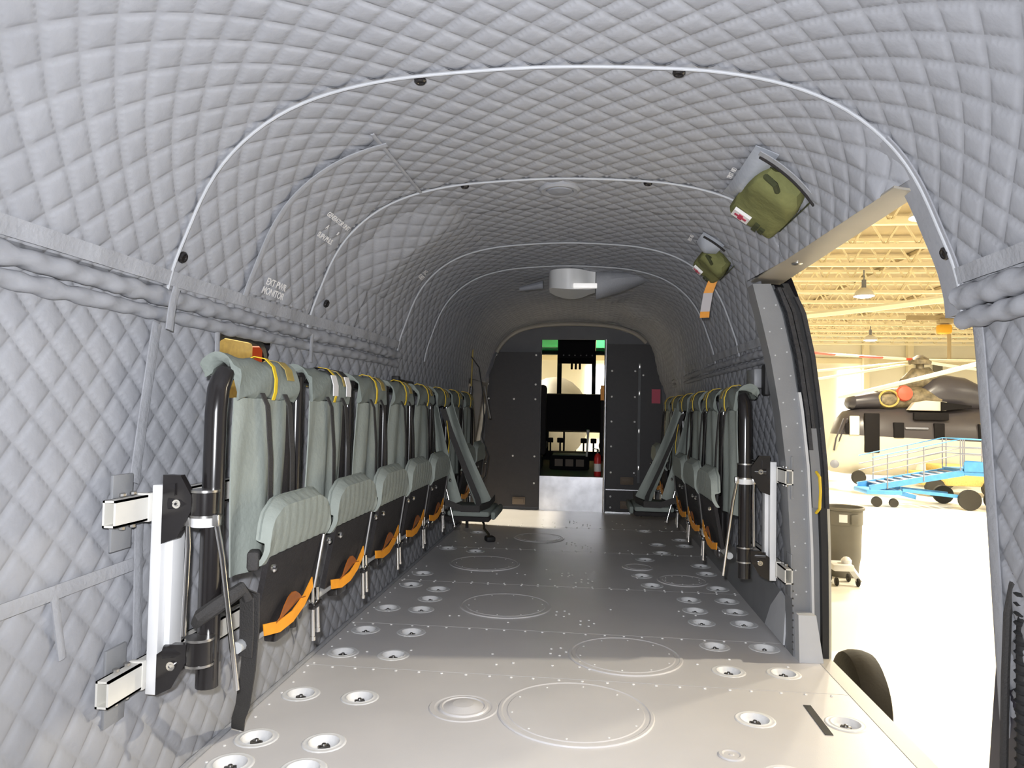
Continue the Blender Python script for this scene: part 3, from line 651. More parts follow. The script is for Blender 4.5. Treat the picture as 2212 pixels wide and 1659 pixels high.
# loose webbing on the first seat
w = thing('webbing_strap', 'black webbing strap hanging off the nearest seat to the floor', 'strap', (-.86, 1.86, 0))
mb = MB(); mb.ribbon([(-.93, 1.80, .50), (-.88, 1.80, .525), (-.862, 1.82, .51), (-.862, 1.825, .42), (-.88, 1.85, .30), (-.93, 1.93, .17), (-1.0, 2.05, .08), (-1.05, 2.15, .004)], (.95, -.3, 0), .05, .004); mb.build('tail', 'webbing', w)
mb = MB(); mb.ribbon([(-.935, 1.80, .49), (-.89, 1.795, .52), (-.868, 1.805, .50), (-.868, 1.81, .40), (-.88, 1.83, .34)], (.95, -.3, 0), .045, .004); mb.build('doubled_loop', 'webbing', w)
mb = MB(); mb.tube([(-.965, 1.74, .45), (-.94, 1.715, .475), (-.905, 1.725, .50), (-.87, 1.78, .53), (-.862, 1.80, .50)], [.016, .02, .02, .018, .014], 8); mb.build('knot', 'webbing', w)
mb = MB(); mb.obox((-.85, 1.80, .60), (.03, .05, .05), Matrix.Rotation(.3, 3, 'Z'), .008); mb.build('buckle', 'webbing', w)
# ------------------------------------------------------------------ first-aid kits in their ceiling pockets
def kit(s, Y, ls, ly, label, big=True):
    u, v, n = sframe(s, Y); R = Matrix((u, v, n)).transposed(); base = on(s, Y, .0); root = thing('first_aid_kit', label, 'first aid kit', tuple(base), 'first aid kits under the roof')
    L = lambda a, b, c: tuple(base + u * a + v * b + n * c)
    G = []
    # soft bag: superellipse pillow, squarer at the forward end
    rings = []
    for t in np.linspace(0, 1, 16):
        b = -ly / 2 + ly * t; e = min(t / .12, 1, (1 - t) / .06); wd_ = ls / 2 * (.80 + .2 * min(t / .35, 1)) * (.75 + .25 * e ** .5); th = .075 * (.45 + .55 * e ** .5) * (1 + .1 * math.sin(9 * t))
        ring = []
        for k in range(18):
            a = 2 * math.pi * k / 18; c, sn = math.cos(a), math.sin(a); ring.append(L(wd_ * math.copysign(abs(c) ** .45, c), b, .045 + th * .55 * math.copysign(abs(sn) ** .5, sn) + .004 * math.sin(5 * a + 11 * t)))
        rings.append(ring)
    mb = MB(); mb.loft(rings); mb.build('bag', 'olive', root)
    top = .045 + .075 * .55 + .004
    def plate(a0, a1, b0, b1, h, m, nm, par=root):
        q = MB(); q.add([L(a0, b0, h), L(a1, b0, h), L(a1, b1, h), L(a0, b1, h), L(a0, b0, h - .012), L(a1, b0, h - .012), L(a1, b1, h - .012), L(a0, b1, h - .012)], [(0, 1, 2, 3), (0, 1, 5, 4), (1, 2, 6, 5), (2, 3, 7, 6), (3, 0, 4, 7)]); return q.build(nm, m, par, smooth=False)
    k = ls / .21; a, b = -.045 * k, ly * .30
    p = plate(a - .036 * k, a + .036 * k, b - .032 * k, b + .032 * k, top + .008, 'label_white', 'patch')
    plate(a - .026 * k, a + .026 * k, b - .009 * k, b + .009 * k, top + .0095, 'crimson', 'red_cross', p); plate(a - .009 * k, a + .009 * k, b - .024 * k, b + .024 * k, top + .0096, 'crimson', 'red_cross', p)
    for i, (x, y) in enumerate(((.024, -.012), (.024, .012), (.024, .036), (.05, 0), (.05, .024)) if big else ((.024, 0), (.048, 0), (.024, .022), (.048, .022))): plate((x - .010) * k, (x + .010) * k, b + (y - .010) * k, b + (y + .010) * k, top + .008, 'olive_dark', 'printed_square')
    mb = MB(); mb.tube([L(-.03 * k, -ly * .47, .06), L(-.06 * k, -ly * .55, .07), L(-.02 * k, -ly * .58, .08), L(.0, -ly * .5, .08)], .01 * k, 8); mb.build('carry_handle', 'olive_dark', root)
    mb = MB(); mb.sheet([[L(ls * .5 + .004, bb, .01), L(ls * .5 + .004, bb, .05)] for bb in (-ly * .45, 0, ly * .4)], .004); mb.build('side_binding', 'olive_dark', root)
    return root
kit(3.475, 2.54, .20, .40, 'large olive first-aid kit bulging from its roof pocket')
kit(3.525, 3.47, .15, .24, 'smaller olive first-aid kit with an orange streamer hanging beneath', False)
def pocket(s0, s1, y0, y1, label):
    root = thing('roof_pocket', label, 'pocket', tuple(on((s0 + s1) / 2, (y0 + y1) / 2, .01)))
    P = [[tuple(on(s, y, .012 + .05 * math.sin(math.pi * (y - y0) / (y1 - y0)) * (.4 + .6 * math.sin(math.pi * (s - s0) / (s1 - s0))))) for y in np.linspace(y0, y1, 8)] for s in np.linspace(s0, s1, 8)]
    mb = MB(); mb.sheet(P, .003); mb.build('vinyl_side', 'clear_vinyl', root); return root
p1 = pocket(3.32, 3.40, 2.26, 2.74, 'shiny grey vinyl pocket around the large first-aid kit')
mb = MB(); mb.tube([tuple(on(s, 2.285 + .3 * (s - 3.36), .03)) for s in np.linspace(3.35, 3.60, 10)], .007, 8); mb.build('pocket_opening', 'black_fabric', p1)
mb = MB(); mb.ribbon([tuple(on(s, 2.265 + .3 * (s - 3.36), .03)) for s in np.linspace(3.34, 3.63, 10)], (0, 1, 0), .03); mb.build('pocket_hem', 'quilt_band', p1)
p2 = pocket(3.38, 3.50, 3.25, 3.42, 'small grey vinyl pocket behind the smaller first-aid kit')
mb = MB(); mb.tube([tuple(on(s, 3.25, .03)) for s in np.linspace(3.39, 3.52, 6)], .005, 8); mb.build('pocket_opening', 'black_fabric', p2)
# streamer and placard
st_ = thing('orange_streamer', 'orange streamer with a grey middle hanging under the smaller kit', 'streamer', (.66, 3.56, 1.42))
a = on(3.59, 3.55, .06); pts = [(a.x, a.y, a.z), (a.x - .012, a.y + .01, a.z - .03), (a.x - .025, a.y + .02, a.z - .07), (a.x - .038, a.y + .03, a.z - .16), (a.x - .04, a.y + .03, a.z - .19)]
for nm, m, c in (('orange_end', 'orange', pts[:3]), ('grey_middle', 'grey_tag', pts[2:4]), ('orange_tip', 'orange', pts[3:])): mb = MB(); mb.ribbon(c, (.9, -.3, 0), .045, .002); mb.build(nm, m, st_)
pl = thing('placard_holder', 'white placard in a vinyl sleeve on the lining beside the streamer', 'placard', tuple(on(3.63, 3.13, .01)))
G = [[tuple(on(s, y, .02)) for y in np.linspace(3.05, 3.22, 4)] for s in np.linspace(3.59, 3.70, 5)]; mb = MB(); mb.sheet(G, .003); mb.build('sleeve', 'clear_vinyl', pl)
G = [[tuple(on(s, y, .026)) for y in np.linspace(3.08, 3.15, 3)] for s in np.linspace(3.60, 3.685, 5)]; mb = MB(); mb.sheet(G, .003); mb.build('card', 'label_white', pl)
mb = MB(); mb.obox(on(3.70, 3.14, .03), (.02, .02, .015), Matrix.Identity(3), .003); mb.build('clip', 'rubber', pl)
# roof vent and dome light
vent = thing('roof_vent', 'round pale vent in the quilted roof', 'vent', (-.12, 2.91, 1.90))
mb = MB(); mb.lathe([(.085, 0), (.085, .012), (.075, .02), (.058, .018), (.055, .010), (.03, .012), (.001, .014)], (-.12, 2.91, 1.918), (0, 0, -1), 32); mb.build('ring', 'quilt_band', vent)
mb = MB(); mb.lathe([(.055, .010), (.05, .020), (.02, .024), (.001, .024)], (-.12, 2.91, 1.918), (0, 0, -1), 24); mb.build('grille', 'plain_fabric', vent)
dl = thing('dome_light', 'white boxed dome light on the roof, half wrapped in grey cloth', 'ceiling light', (0, 4.7, 1.78))
mb = MB(); rings = []
for t in np.linspace(0, 1, 12):
    w2 = .06 + .10 * math.sin(math.pi * min(1, t * 1.2)) ** .5; x = -.25 + .30 * t
    rings.append([(x, 4.70 - w2, 1.91), (x, 4.70 - w2 * .9, 1.80 - .02 * math.sin(math.pi * t)), (x, 4.70 + w2 * .9, 1.79 - .03 * math.sin(math.pi * t)), (x, 4.70 + w2, 1.91)])
mb.loft(rings); mb.build('housing', 'lens', dl)
mb = MB(); mb.obox((-.015, 4.55, 1.80), (.15, .03, .03), Matrix.Identity(3), .004); mb.build('lit_tube', 'lamp_tube', dl)
mb = MB(); rings = []
for t in np.linspace(0, 1, 14):
    w2 = .17 * math.sin(math.pi * (.12 + .88 * t)) ** .6 * (1 - .4 * t) + .01; x = .055 + .36 * t; h = .12 * (1 - t) ** .7 + .01
    rings.append([(x, 4.72 + w2 * math.cos(a), 1.90 - h * .5 + h * .75 * math.sin(a)) for a in np.linspace(0, 2 * math.pi, 16, endpoint=False)])
mb.loft(rings); mb.build('cloth_wrap', 'quilt_band', dl)
mb = MB(); rings = [[(-.30 - .16 * t, 4.85 + .05 * math.cos(a) * (1 - t * .6), 1.86 - .03 * t + .03 * math.sin(a) * (1 - t * .5)) for a in np.linspace(0, 2 * math.pi, 10, endpoint=False)] for t in np.linspace(0, 1, 6)]
mb.loft(rings); mb.build('side_tuft', 'plain_fabric', dl)
# ------------------------------------------------------------------ forward bulkhead
YB = 7.30
wall_front = struct(empty('wall_front', (0, YB, 0)), 'dark bulkhead with a narrow doorway to the cockpit')
mb = MB(); mb.box(-1.30, -.455, YB + .02, YB + .06, -.1, 2.05); mb.box(.20, 1.1, YB + .02, YB + .06, -.1, 2.05); mb.box(-.455, .20, YB + .02, YB + .06, 1.735, 2.05); mb.build('backing', 'bulk_grey', wall_front, smooth=False)
mb = MB(); mb.prism([(-1.035, .03), (-.462, .03), (-.462, 1.60), (-.955, 1.60), (-.99, 1.35), (-1.012, 1.0), (-1.03, .6)], YB - .012, YB + .012, lambda a, b, w: (a, w, b)); mb.build('bulkhead_panel', 'panel_black', wall_front, smooth=False)['label'] = 'large dark panel with bright screws'
mb = MB(); mb.prism([(.215, .235), (.74, .235), (.78, .9), (.74, 1.4), (.67, 1.69), (.215, 1.69)], YB - .012, YB + .012, lambda a, b, w: (a, w, b)); mb.build('bulkhead_panel', 'panel_black', wall_front, smooth=False)
mb = MB(); mb.box(.215, .60, YB - .012, YB + .012, .012, .222); mb.build('lower_panel', 'panel_black', wall_front, smooth=False)
mb = MB(); mb.box(.21, .76, YB - .02, YB - .005, .224, .233); mb.box(.21, 1.0, YB - .03, YB, -.002, .010); mb.build('edge_strip', 'alu', wall_front, smooth=False)
mb = MB(); mb.box(.52, .545, YB - .022, YB - .01, .3, 1.5); mb.build('hinge_strip', 'dark_grey', wall_front, smooth=False)
for z in (.45, .82, 1.2, 1.47): mb = MB(); mb.obox((.535, YB - .026, z), (.022, .012, .05), Matrix.Identity(3), .003); mb.build('latch', 'steel', wall_front)
rv = MB()
for x, z in [(-.92, 1.57), (-.51, 1.57), (-1.0, 1.27), (-.51, 1.27), (-.99, 1.12), (-.73, 1.12), (-.51, 1.12), (-.73, .54), (-.51, .54), (-.51, .27), (.26, 1.42), (.49, 1.42), (.26, 1.16), (.49, 1.16), (.26, .91), (.49, .91), (.26, .66), (.26, .40), (.49, .40), (.26, .16), (.26, .05), (.49, .05), (.57, 1.38)]: rv.lathe([(.011, 0), (.009, .004), (.001, .006)], (x, YB - .012, z), (0, -1, 0), 8)
q = rv.build('screws', 'rivet', wall_front); q['kind'] = 'stuff'
for x, z in ((-.66, .09), (.42, .32), (.42, .08)): mb = MB(); mb.obox((x, YB - .02, z), (.13, .016, .075), Matrix.Identity(3), .003); mb.obox((x, YB - .03, z), (.10, .01, .045), Matrix.Identity(3), .002); mb.build('vent_plate', 'wood', wall_front)
mb = MB(); mb.box(.655, .74, YB - .02, YB - .013, 1.10, 1.24); mb.build('pink_notice', 'crimson', wall_front, smooth=False)
mb = MB(); mb.tube([(.195, YB - .01, 0), (.197, YB - .01, 1.735)], .016, 10); mb.build('door_post', 'alu', wall_front)['label'] = 'bright metal door post'
mb = MB(); mb.box(-.455, .20, YB - .012, YB + .03, .0, .345); mb.build('step_plate', 'alu', wall_front, smooth=False)['label'] = 'scuffed bare metal step plate'
# bright bare-metal edge of the forward crew door and arch rim
P = []
for z in np.linspace(.62, 1.62, 24): x = surf(s_at(z, -1), 7.2)[0]; P.append([(x - .02, 7.29, z), (x + .015, 7.25, z), (x + .045 + .004 * math.sin(z * 40), 7.21, z)])
mb = MB(); mb.sheet(P, .004); struct(mb.build('trim_8', 'alu'), 'bright bare-metal edge beside the dark bulkhead panel')
mb = MB(); mb.tube(arc(s_at(1.6, -1), s_at(1.72, 1), 7.1, .05), [.02] * 70, 8); struct(mb.build('trim_9', 'header_paint'), 'dull brown rim arching over the bulkhead')
# ------------------------------------------------------------------ cockpit beyond the bulkhead
mb = MB(); mb.box(-1.15, .9, YB + .05, 9.9, .30, .34); struct(mb.build('floor_cockpit', 'dark_grey', smooth=False), 'dark cockpit floor above the metal step')
cp = struct(empty('wall_cockpit', (0, 8.6, .34)), 'dark cockpit walls and windscreen frame')
mb = MB(); mb.box(-1.2, -1.15, YB + .05, 9.9, -.1, 1.97); mb.box(.9, .95, YB + .05, 9.9, -.1, 1.97); mb.build('side_wall', 'heli_dark', cp, smooth=False)
mb = MB(); mb.box(-1.2, .95, YB + .05, 9.12, 1.95, 1.99); mb.box(-.36, .12, 9.1, 9.9, 1.93, 1.97); mb.build('roof', 'heli_dark', cp, smooth=False)
def wpost(x0, x1, y0=9.80, y1=9.88, z0=1.2, z1=1.82): q = MB(); q.box(x0, x1, y0, y1, z0, z1, .008); q.build('window_post', 'heli_dark', cp)
wpost(-.395, -.335); wpost(.075, .13); wpost(-.72, -.66); wpost(.45, .5); wpost(-.3, -.275, z0=.3, z1=.8)
mb = MB(); mb.box(-1.2, .95, 9.78, 9.88, 1.78, 1.83); mb.box(-1.2, .95, 9.78, 9.9, 1.10, 1.20); mb.build('window_rail', 'heli_dark', cp, smooth=False)
mb = MB(); mb.box(-1.2, .95, 9.86, 9.866, 1.2, 1.78); mb.build('windscreen', 'glass', cp, smooth=False)
for a, b in ((-1.1, -.37), (.125, .85)):
    mb = MB(); mb.add([(a, 9.14, 1.955), (b, 9.14, 1.955), (b, 9.80, 1.82), (a, 9.80, 1.82), (a, 9.14, 1.961), (b, 9.14, 1.961), (b, 9.80, 1.826), (a, 9.80, 1.826)], [(0, 1, 2, 3), (4, 5, 6, 7), (0, 1, 5, 4), (1, 2, 6, 5), (2, 3, 7, 6), (3, 0, 4, 7)]); mb.build('roof_pane', 'green_glass', cp, smooth=False)['label'] = 'green tinted roof pane'
mb = MB(); mb.box(-.5, .2, 9.9, 9.906, .46, .72); mb.build('chin_pane', 'glass', cp, smooth=False)
mb = MB(); mb.box(-1.2, -.5, 9.88, 9.92, -.1, 1.2); mb.box(.2, .95, 9.88, 9.92, -.1, 1.2); mb.box(-.5, .2, 9.88, 9.92, -.1, .46); mb.box(-.5, .2, 9.88, 9.92, .72, 1.2); mb.build('nose_wall', 'heli_dark', cp, smooth=False)
ip = thing('instrument_panel', 'black instrument panel below the cockpit windscreen', 'instrument panel', (-.13, 9.3, .76))
mb = MB(); mb.prism([(9.15, 1.22), (9.6, 1.24), (9.6, 1.18), (9.25, 1.16), (9.22, .78), (9.3, .78), (9.3, .74), (9.12, .76)], -.85, .6, lambda a, b, w: (w, a, b)); mb.build('shroud', 'heli_dark', ip, smooth=False)
mb = MB(); mb.box(-.8, .55, 9.2, 9.24, .78, 1.18); mb.build('face', 'heli_dark', ip, smooth=False)
for x, z in ((-.43, .96), (-.3, 1.08), (-.3, .96), (-.2, .96), (-.08, 1.08), (-.06, .97), (.1, .97), (.14, 1.08)):
    mb = MB(); mb.lathe([(.032, 0), (.032, .012), (.026, .012), (.025, .006), (.001, .006)], (x, 9.2, z), (0, -1, 0), 16); mb.build('dial', 'instrument', ip)
oh = thing('overhead_panel', 'black overhead switch panel between the green roof panes', 'switch panel', (-.12, 8.9, 1.58))
mb = MB(); mb.prism([(8.75, 1.95), (9.1, 1.95), (9.1, 1.66), (8.98, 1.60), (8.85, 1.66)], -.35, .11, lambda a, b, w: (w, a, b)); mb.build('housing', 'heli_dark', oh, smooth=False)
for k in range(6): mb = MB(); mb.tube([(-.28 + .07 * k, 8.83, 1.70), (-.28 + .07 * k, 8.80, 1.69)], .009, 8); mb.build('knob', 'dark_steel', oh)
for k in range(3): mb = MB(); mb.tube([(-.18 + .05 * k, 8.96, 1.62), (-.18 + .05 * k, 8.93, 1.53)], .014, 8); mb.build('engine_lever', 'heli_dark', oh)
pd = thing('centre_console', 'dark centre console on the cockpit floor', 'console', (-.13, 8.7, .34))
mb = MB(); mb.box(-.40, .05, 8.2, 9.2, .34, .50, .02); mb.build('body', 'heli_dark', pd)
mb = MB(); mb.box(-.37, .02, 8.25, 8.6, .50, .505); mb.build('radio_face', 'dark_grey', pd, smooth=False)
for k in range(3): mb = MB(); mb.box(-.34 + .12 * k, -.25 + .12 * k, 8.19, 8.2, .38, .46); mb.build('keypad', 'wood', pd, smooth=False)
for x0, lb in ((-.86, 'dark pilot seat seen left of the cockpit doorway'), (.16, 'dark pilot seat seen right of the cockpit doorway')):
    s_ = thing('pilot_seat', lb, 'seat', (x0 + .2, 8.35, .34), 'pilot seats')
    mb = MB(); mb.box(x0, x0 + .42, 8.2, 8.62, .55, .66, .04); mb.build('cushion', 'black_fabric', s_)
    mb = MB(); mb.box(x0, x0 + .42, 8.12, 8.22, .5, 1.30, .04); mb.build('backrest', 'black_fabric', s_)
    mb = MB(); mb.box(x0 + .1, x0 + .32, 8.13, 8.2, 1.26, 1.42, .03); mb.build('headrest', 'black_fabric', s_)
    mb = MB(); mb.box(x0 + .06, x0 + .36, 8.22, 8.58, .34, .56, .01); mb.build('pedestal', 'dark_grey', s_)
mb = MB(); mb.tube([(.02, 8.15, .5), (.03, 8.12, .72), (.03, 8.1, .80)], [.012, .012, .018], 10); solo(mb.build('control_stick', 'cream'), 'white control stick beside the centre console', 'control stick')
for k, x in enumerate((-.46, -.33, -.02, .11)):
    mb = MB(); mb.tube([(x, 9.55, .62), (x, 9.6, .40)], .012, 8); mb.obox((x, 9.54, .62), (.08, .02, .07), Matrix.Rotation(.3, 3, 'X'), .01); solo(mb.build('rudder_pedal', 'heli_dark'), '%s dark rudder pedal below the instrument panel' % ('first', 'second', 'third', 'fourth')[k], 'pedal', 'rudder pedals')
G0 = -1.46
na = thing('parked_aircraft', 'grey aircraft nose seen through the cockpit windscreen', 'aircraft', (-1.4, 27, G0))
mb = MB(); mb.loft([[(-1.2 + hw * math.cos(a), y, zc + hh * math.sin(a)) for a in np.linspace(0, 2 * math.pi, 24, endpoint=False)] for y, hw, hh, zc in ((24.6, .05, .05, .2), (24.8, .5, .45, .2), (25.5, 1.0, 1.0, .35), (26.5, 1.25, 1.4, .6), (28, 1.35, 1.6, .75), (34, 1.35, 1.6, .75), (36, .6, .8, 1.2))]); mb.build('fuselage', 'bin_grey', na)
mb = MB(); mb.obox((-1.2, 25.55, 1.2), (1.3, .5, .5), Matrix.Rotation(-.8, 3, 'X'), .1); mb.build('windscreen', 'heli_dark', na)
for x in (-2.0, -.4): mb = MB(); mb.lathe([(.15, -.1), (.33, -.1), (.35, 0), (.33, .1), (.15, .1)], (x, 27, G0 + .35), (1, 0, 0), 18); mb.tube([(x, 27, G0 + .35), (x, 27, -.3)], .07, 8); mb.build('wheel', 'tyre', na)
fx = thing('fire_extinguisher', 'small red fire extinguisher with white label at the cockpit step', 'extinguisher', (.13, 7.42, .345))
mb = MB(); mb.lathe([(.03, 0), (.036, .01), (.036, .19), (.028, .22), (.012, .235)], (.13, 7.42, .345), n=18); mb.build('cylinder', 'red', fx)
mb = MB(); mb.lathe([(.0368, .05), (.0368, .13)], (.13, 7.42, .345), n=18); mb.build('label_band', 'label_white', fx)
mb = MB(); mb.lathe([(.012, .23), (.012, .27), (.006, .28)], (.13, 7.42, .345), n=10); mb.beam((.13, 7.42, .62), (.08, 7.40, .63), .012, .01); mb.build('valve', 'dark_steel', fx)
mb = MB(); mb.ribbon([(.165, YB - .03, 1.27), (.166, YB - .035, 1.2), (.165, YB - .03, 1.12)], (1, 0, 0), .035, .003); solo(mb.build('orange_tag', 'orange'), 'orange tag hanging at the cockpit doorway edge', 'tag')
# ------------------------------------------------------------------ forward cabin clutter
rod = thing('whip_aerial', 'tall thin black rod standing behind the far long-row seats', 'rod', (-1.0, 6.05, 0))
mb = MB(); mb.tube([(-.985, 6.05, 0), (-.985, 6.05, .7), (-.975, 6.05, 1.2)], .013, 10); mb.build('mast', 'black_metal', rod)
mb = MB(); mb.tube([(-.975, 6.05, 1.2), (-.965, 6.05, 1.56)], .006, 8); mb.build('tip', 'mustard', rod)
mb = MB(); mb.tube([(-.97, 6.0, 1.45), (-.90, 5.98, 1.36), (-.86, 5.96, 1.15), (-.845, 5.95, .95), (-.86, 5.95, .78), (-.80, 5.95, .62), (-.82, 5.96, .45), (-.9, 5.97, .35)], .005, 6); solo(mb.build('hanging_cable', 'rubber'), 'thin black cable looping beside the tall rod', 'cable')
mb = MB(); mb.tube([(-.86, 6.03, 1.2), (-.81, 6.0, .98), (-.80, 6.0, .93)], [.012, .009, .012], 8); solo(mb.build('wire_bundle', 'steel'), 'bright wire bundle hanging by the bare-metal door edge', 'wires')
fc = thing('floor_cable', 'black cable with plug lying across the far floor patch', 'cable', (-.7, 5.9, 0))
mb = MB(); mb.tube([(-.93, 6.1, .35), (-.90, 6.15, .12), (-.86, 6.2, .012), (-.83, 6.0, .008), (-.76, 5.75, .008), (-.72, 5.5, .010)], .010, 8); mb.build('cord', 'rubber', fc)
mb = MB(); mb.obox((-.71, 5.46, .022), (.07, .09, .04), Matrix.Rotation(.4, 3, 'Z'), .012); mb.build('plug', 'rubber', fc)
rb = thing('wall_bracket', 'small black fitting on the lining above the fourth long-row seat', 'fitting', (-1.0, 3.9, 1.13))
mb = MB(); mb.tube([tuple(on(s_at(1.13, -1), 3.75, .05)), tuple(on(s_at(1.15, -1), 3.78, .05)), tuple(on(s_at(1.15, -1), 4.1, .04))], .012, 8); mb.build('bar', 'black_metal', rb)
mb = MB(); mb.obox(on(s_at(1.15, -1), 3.74, .05), (.04, .04, .05), Matrix.Identity(3), .006); mb.build('block', 'rubber', rb)
rw = thing('wall_box', 'pale grey junction box on the lining above the short row', 'box', (.80, 3.35, 1.12))
mb = MB(); mb.obox(on(s_at(1.17, 1), 3.42, .05), (.05, .16, .09), Matrix.Identity(3), .01); mb.build('case', 'grey_paint', rw)
mb = MB(); mb.obox(on(s_at(1.16, 1), 3.30, .035), (.03, .07, .14), Matrix.Identity(3), .01); mb.build('end_cover', 'rubber', rw)
# frayed cable at the near right edge of the doorway
nc = thing('door_cable', 'black cable hanging inside the near doorway edge', 'cable', (1.0, 1.8, 0))
mb = MB(); mb.tube([(1.02, 1.78, .70), (1.0, 1.80, .63), (.985, 1.80, .55), (.979, 1.80, .40), (.975, 1.80, .2), (.974, 1.80, .004)], .009, 8); mb.build('cord', 'webbing', nc)
mb = MB(); mb.tube([(1.03, 1.76, .72), (1.015, 1.77, .62), (1.008, 1.77, .5), (1.008, 1.77, .3), (1.008, 1.77, .0)], .020, 10); mb.build('corrugated_hose', 'rubber', nc)
mb = MB()
for z in np.arange(.03, .62, .022): mb.lathe([(.020, -.005), (.025, 0), (.020, .005)], (1.008, 1.77, z), (0, 0, 1), 10)
q = mb.build('hose_rings', 'rubber', nc); q['kind'] = 'stuff'
# ------------------------------------------------------------------ hangar
G0 = -1.46
mb = MB(); mb.box(-45, 70, -30, 72, G0 - .2, G0); struct(mb.build('floor_hangar', 'hangar_floor', smooth=False), 'bright white hangar floor')
wf = struct(empty('wall_hangar', (12, 70, G0)), 'cream far wall of the hangar')
mb = MB(); mb.box(-45, 70, 70, 70.3, G0, 8.9); mb.build('wall_sheet', 'hangar_wall', wf, smooth=False)
mb = MB(); mb.box(-45, -44.7, -30, 70, G0, 8.9); mb.build('wall_sheet', 'hangar_wall', wf, smooth=False)
mb = MB(); mb.box(-45, 70, 69.85, 70, 6.0, 6.5); mb.build('beam', 'truss', wf, smooth=False)
for x0, x1, z0, z1, m in ((23.6, 25.4, .6, 5.5, 'day_pane'), (30.6, 31.6, 3.8, 6.0, 'hangar_wall'), (31.9, 32.7, 3.8, 6.0, 'bin_grey'), (30.4, 31.6, 3.0, 5.6, 'bin_grey'), (36.8, 40.5, 3.4, 7.0, 'bin_grey'), (0, 2.5, 1, 5.5, 'day_pane'), (-9, -5, 1, 5.5, 'day_pane')):
    mb = MB(); mb.box(x0, x1, 69.8, 69.95, z0, z1); mb.build('wall_pane', m, wf, smooth=False)
for x0 in (25.6, 29.5, 36):
    mb = MB(); mb.box(x0, x0 + .5, 69.4, 69.9, G0, 8.7); mb.build('column', 'truss', wf, smooth=False)
mb = MB(); mb.box(-45, 70, -30, 70.3, 8.75, 8.9); rf = struct(mb.build('ceiling_hangar', 'roof_deck', smooth=False), 'tan hangar roof deck above open steel trusses')
tm = MB(); T0, T1, dep = -14.0, 46.0, 1.05
tm.beam((T0, 0, 7.5), (T1, 0, 7.5), .22, .16); tm.beam((T0, 0, 7.5 + dep), (T1, 0, 7.5 + dep), .18, .14)
nx = 50; dx = (T1 - T0) / nx
for i in range(nx):
    x = T0 + i * dx; tm.beam((x, 0, 7.52), (x + dx / 2, 0, 7.5 + dep), .07, .07); tm.beam((x + dx / 2, 0, 7.5 + dep), (x + dx, 0, 7.52), .07, .07)
tr0 = struct(tm.build('roof_truss', 'truss', smooth=False), 'cream open-web roof truss of the hangar'); tr0.location.y = 21.35
for k in range(1, 14):
    c = tr0.copy(); link(c); c.location.y = 21.35 + 3.45 * k
for i, x in enumerate((4, 9.5, 15, 20.5, 26, 31.5)):
    mb = MB(); mb.box(x - .05, x + .05, 20, 69.5, 8.55, 8.72); struct(mb.build('roof_purlin', 'roof_deck', smooth=False), 'roof purlin running along the hangar')
def lamp(x, y, z, label, watts=LAMP_W, size=.8):
    root = thing('hangar_lamp', label, 'lamp', (x, y, z), 'hangar high-bay lamps')
    mb = MB(); mb.lathe([(.44, 0), (.42, .10), (.30, .28), (.12, .38), (.06, .40)], (0, 0, 0), n=20, caps=False); mb.build('shade', 'lens', root, local=True)
    mb = MB(); mb.lathe([(.40, .02), (.30, -.05), (.01, -.07)], (0, 0, 0), n=20); mb.build('bulb', 'lamp_glow', root, local=True)
    mb = MB(); mb.lathe([(.10, .38), (.10, .75), (.03, .78), (.03, 1.2)], (0, 0, 0), n=10); mb.build('ballast', 'cart_grey', root, local=True)
    ld = bpy.data.lights.new('hangar_lamp_light', 'AREA'); ld.shape = 'DISK'; ld.size = size; ld.energy = watts; ld.color = (1.0, .90, .70)
    lo = bpy.data.objects.new('hangar_lamp_light', ld); link(lo); lo.parent = root; lo.location = (0, 0, -.09)
    return root
lamp(9.2, 20.5, 6.5, 'nearest glowing hangar lamp seen at the top of the doorway')
lamp(12.5, 33.9, 6.5, 'glowing hangar lamp hanging above the rotor blade')
lamp(20.1, 53.3, 6.5, 'farther small glowing lamp over the striped blade')
lamp(8.0, 4.08, 6.3, 'hangar lamp outside the side doorway', LAMP_W * .33, .3)
lamp(-5.2, 6.9, 6.8, 'hangar lamp outside the forward crew door', LAMP_W * .5); lamp(-13, 1.5, 6.5, 'added unseen lamp lighting the view through the small side window')  # second lamp is added to brighten what the side window shows
lamp(24, 14, 6.5, 'hangar lamp far off to the right'); lamp(26, 34, 6.5, 'hangar lamp above the dark helicopter tail'); lamp(-4, 30, 6.5, 'hangar lamp ahead of the cockpit nose'); lamp(-6, 52, 6.5, 'distant hangar lamp ahead of the cockpit')
lamp(34, 55, 6.5, 'distant hangar lamp by the far wall'); lamp(10, 62, 6.5, 'hangar lamp near the far wall window'); lamp(12, 12.5, 6.5, 'hangar lamp over the open floor outside the doorway')
# own landing-gear wheel
wh = thing('landing_wheel', 'black landing-gear wheel just beyond the doorway sill', 'wheel', (2.02, 5.55, G0))
mb = MB(); mb.lathe([(.20, -.10), (.30, -.115), (.355, -.09), (.372, -.04), (.374, 0), (.372, .04), (.355, .09), (.30, .115), (.20, .10)], (2.02, 5.55, G0 + .374), (1, 0, 0), 36); mb.build('tyre', 'tyre', wh)
mb = MB(); mb.lathe([(.20, -.085), (.17, -.06), (.06, -.08), (.05, -.10), (.001, -.10)], (2.02, 5.55, G0 + .374), (1, 0, 0), 24); mb.build('hub', 'heli_white', wh)
mb = MB(); mb.tube([(2.02, 5.55, G0 + .374), (1.75, 5.6, G0 + .40), (1.75, 5.7, .1)], .05, 12); mb.build('strut', 'heli_white', wh)
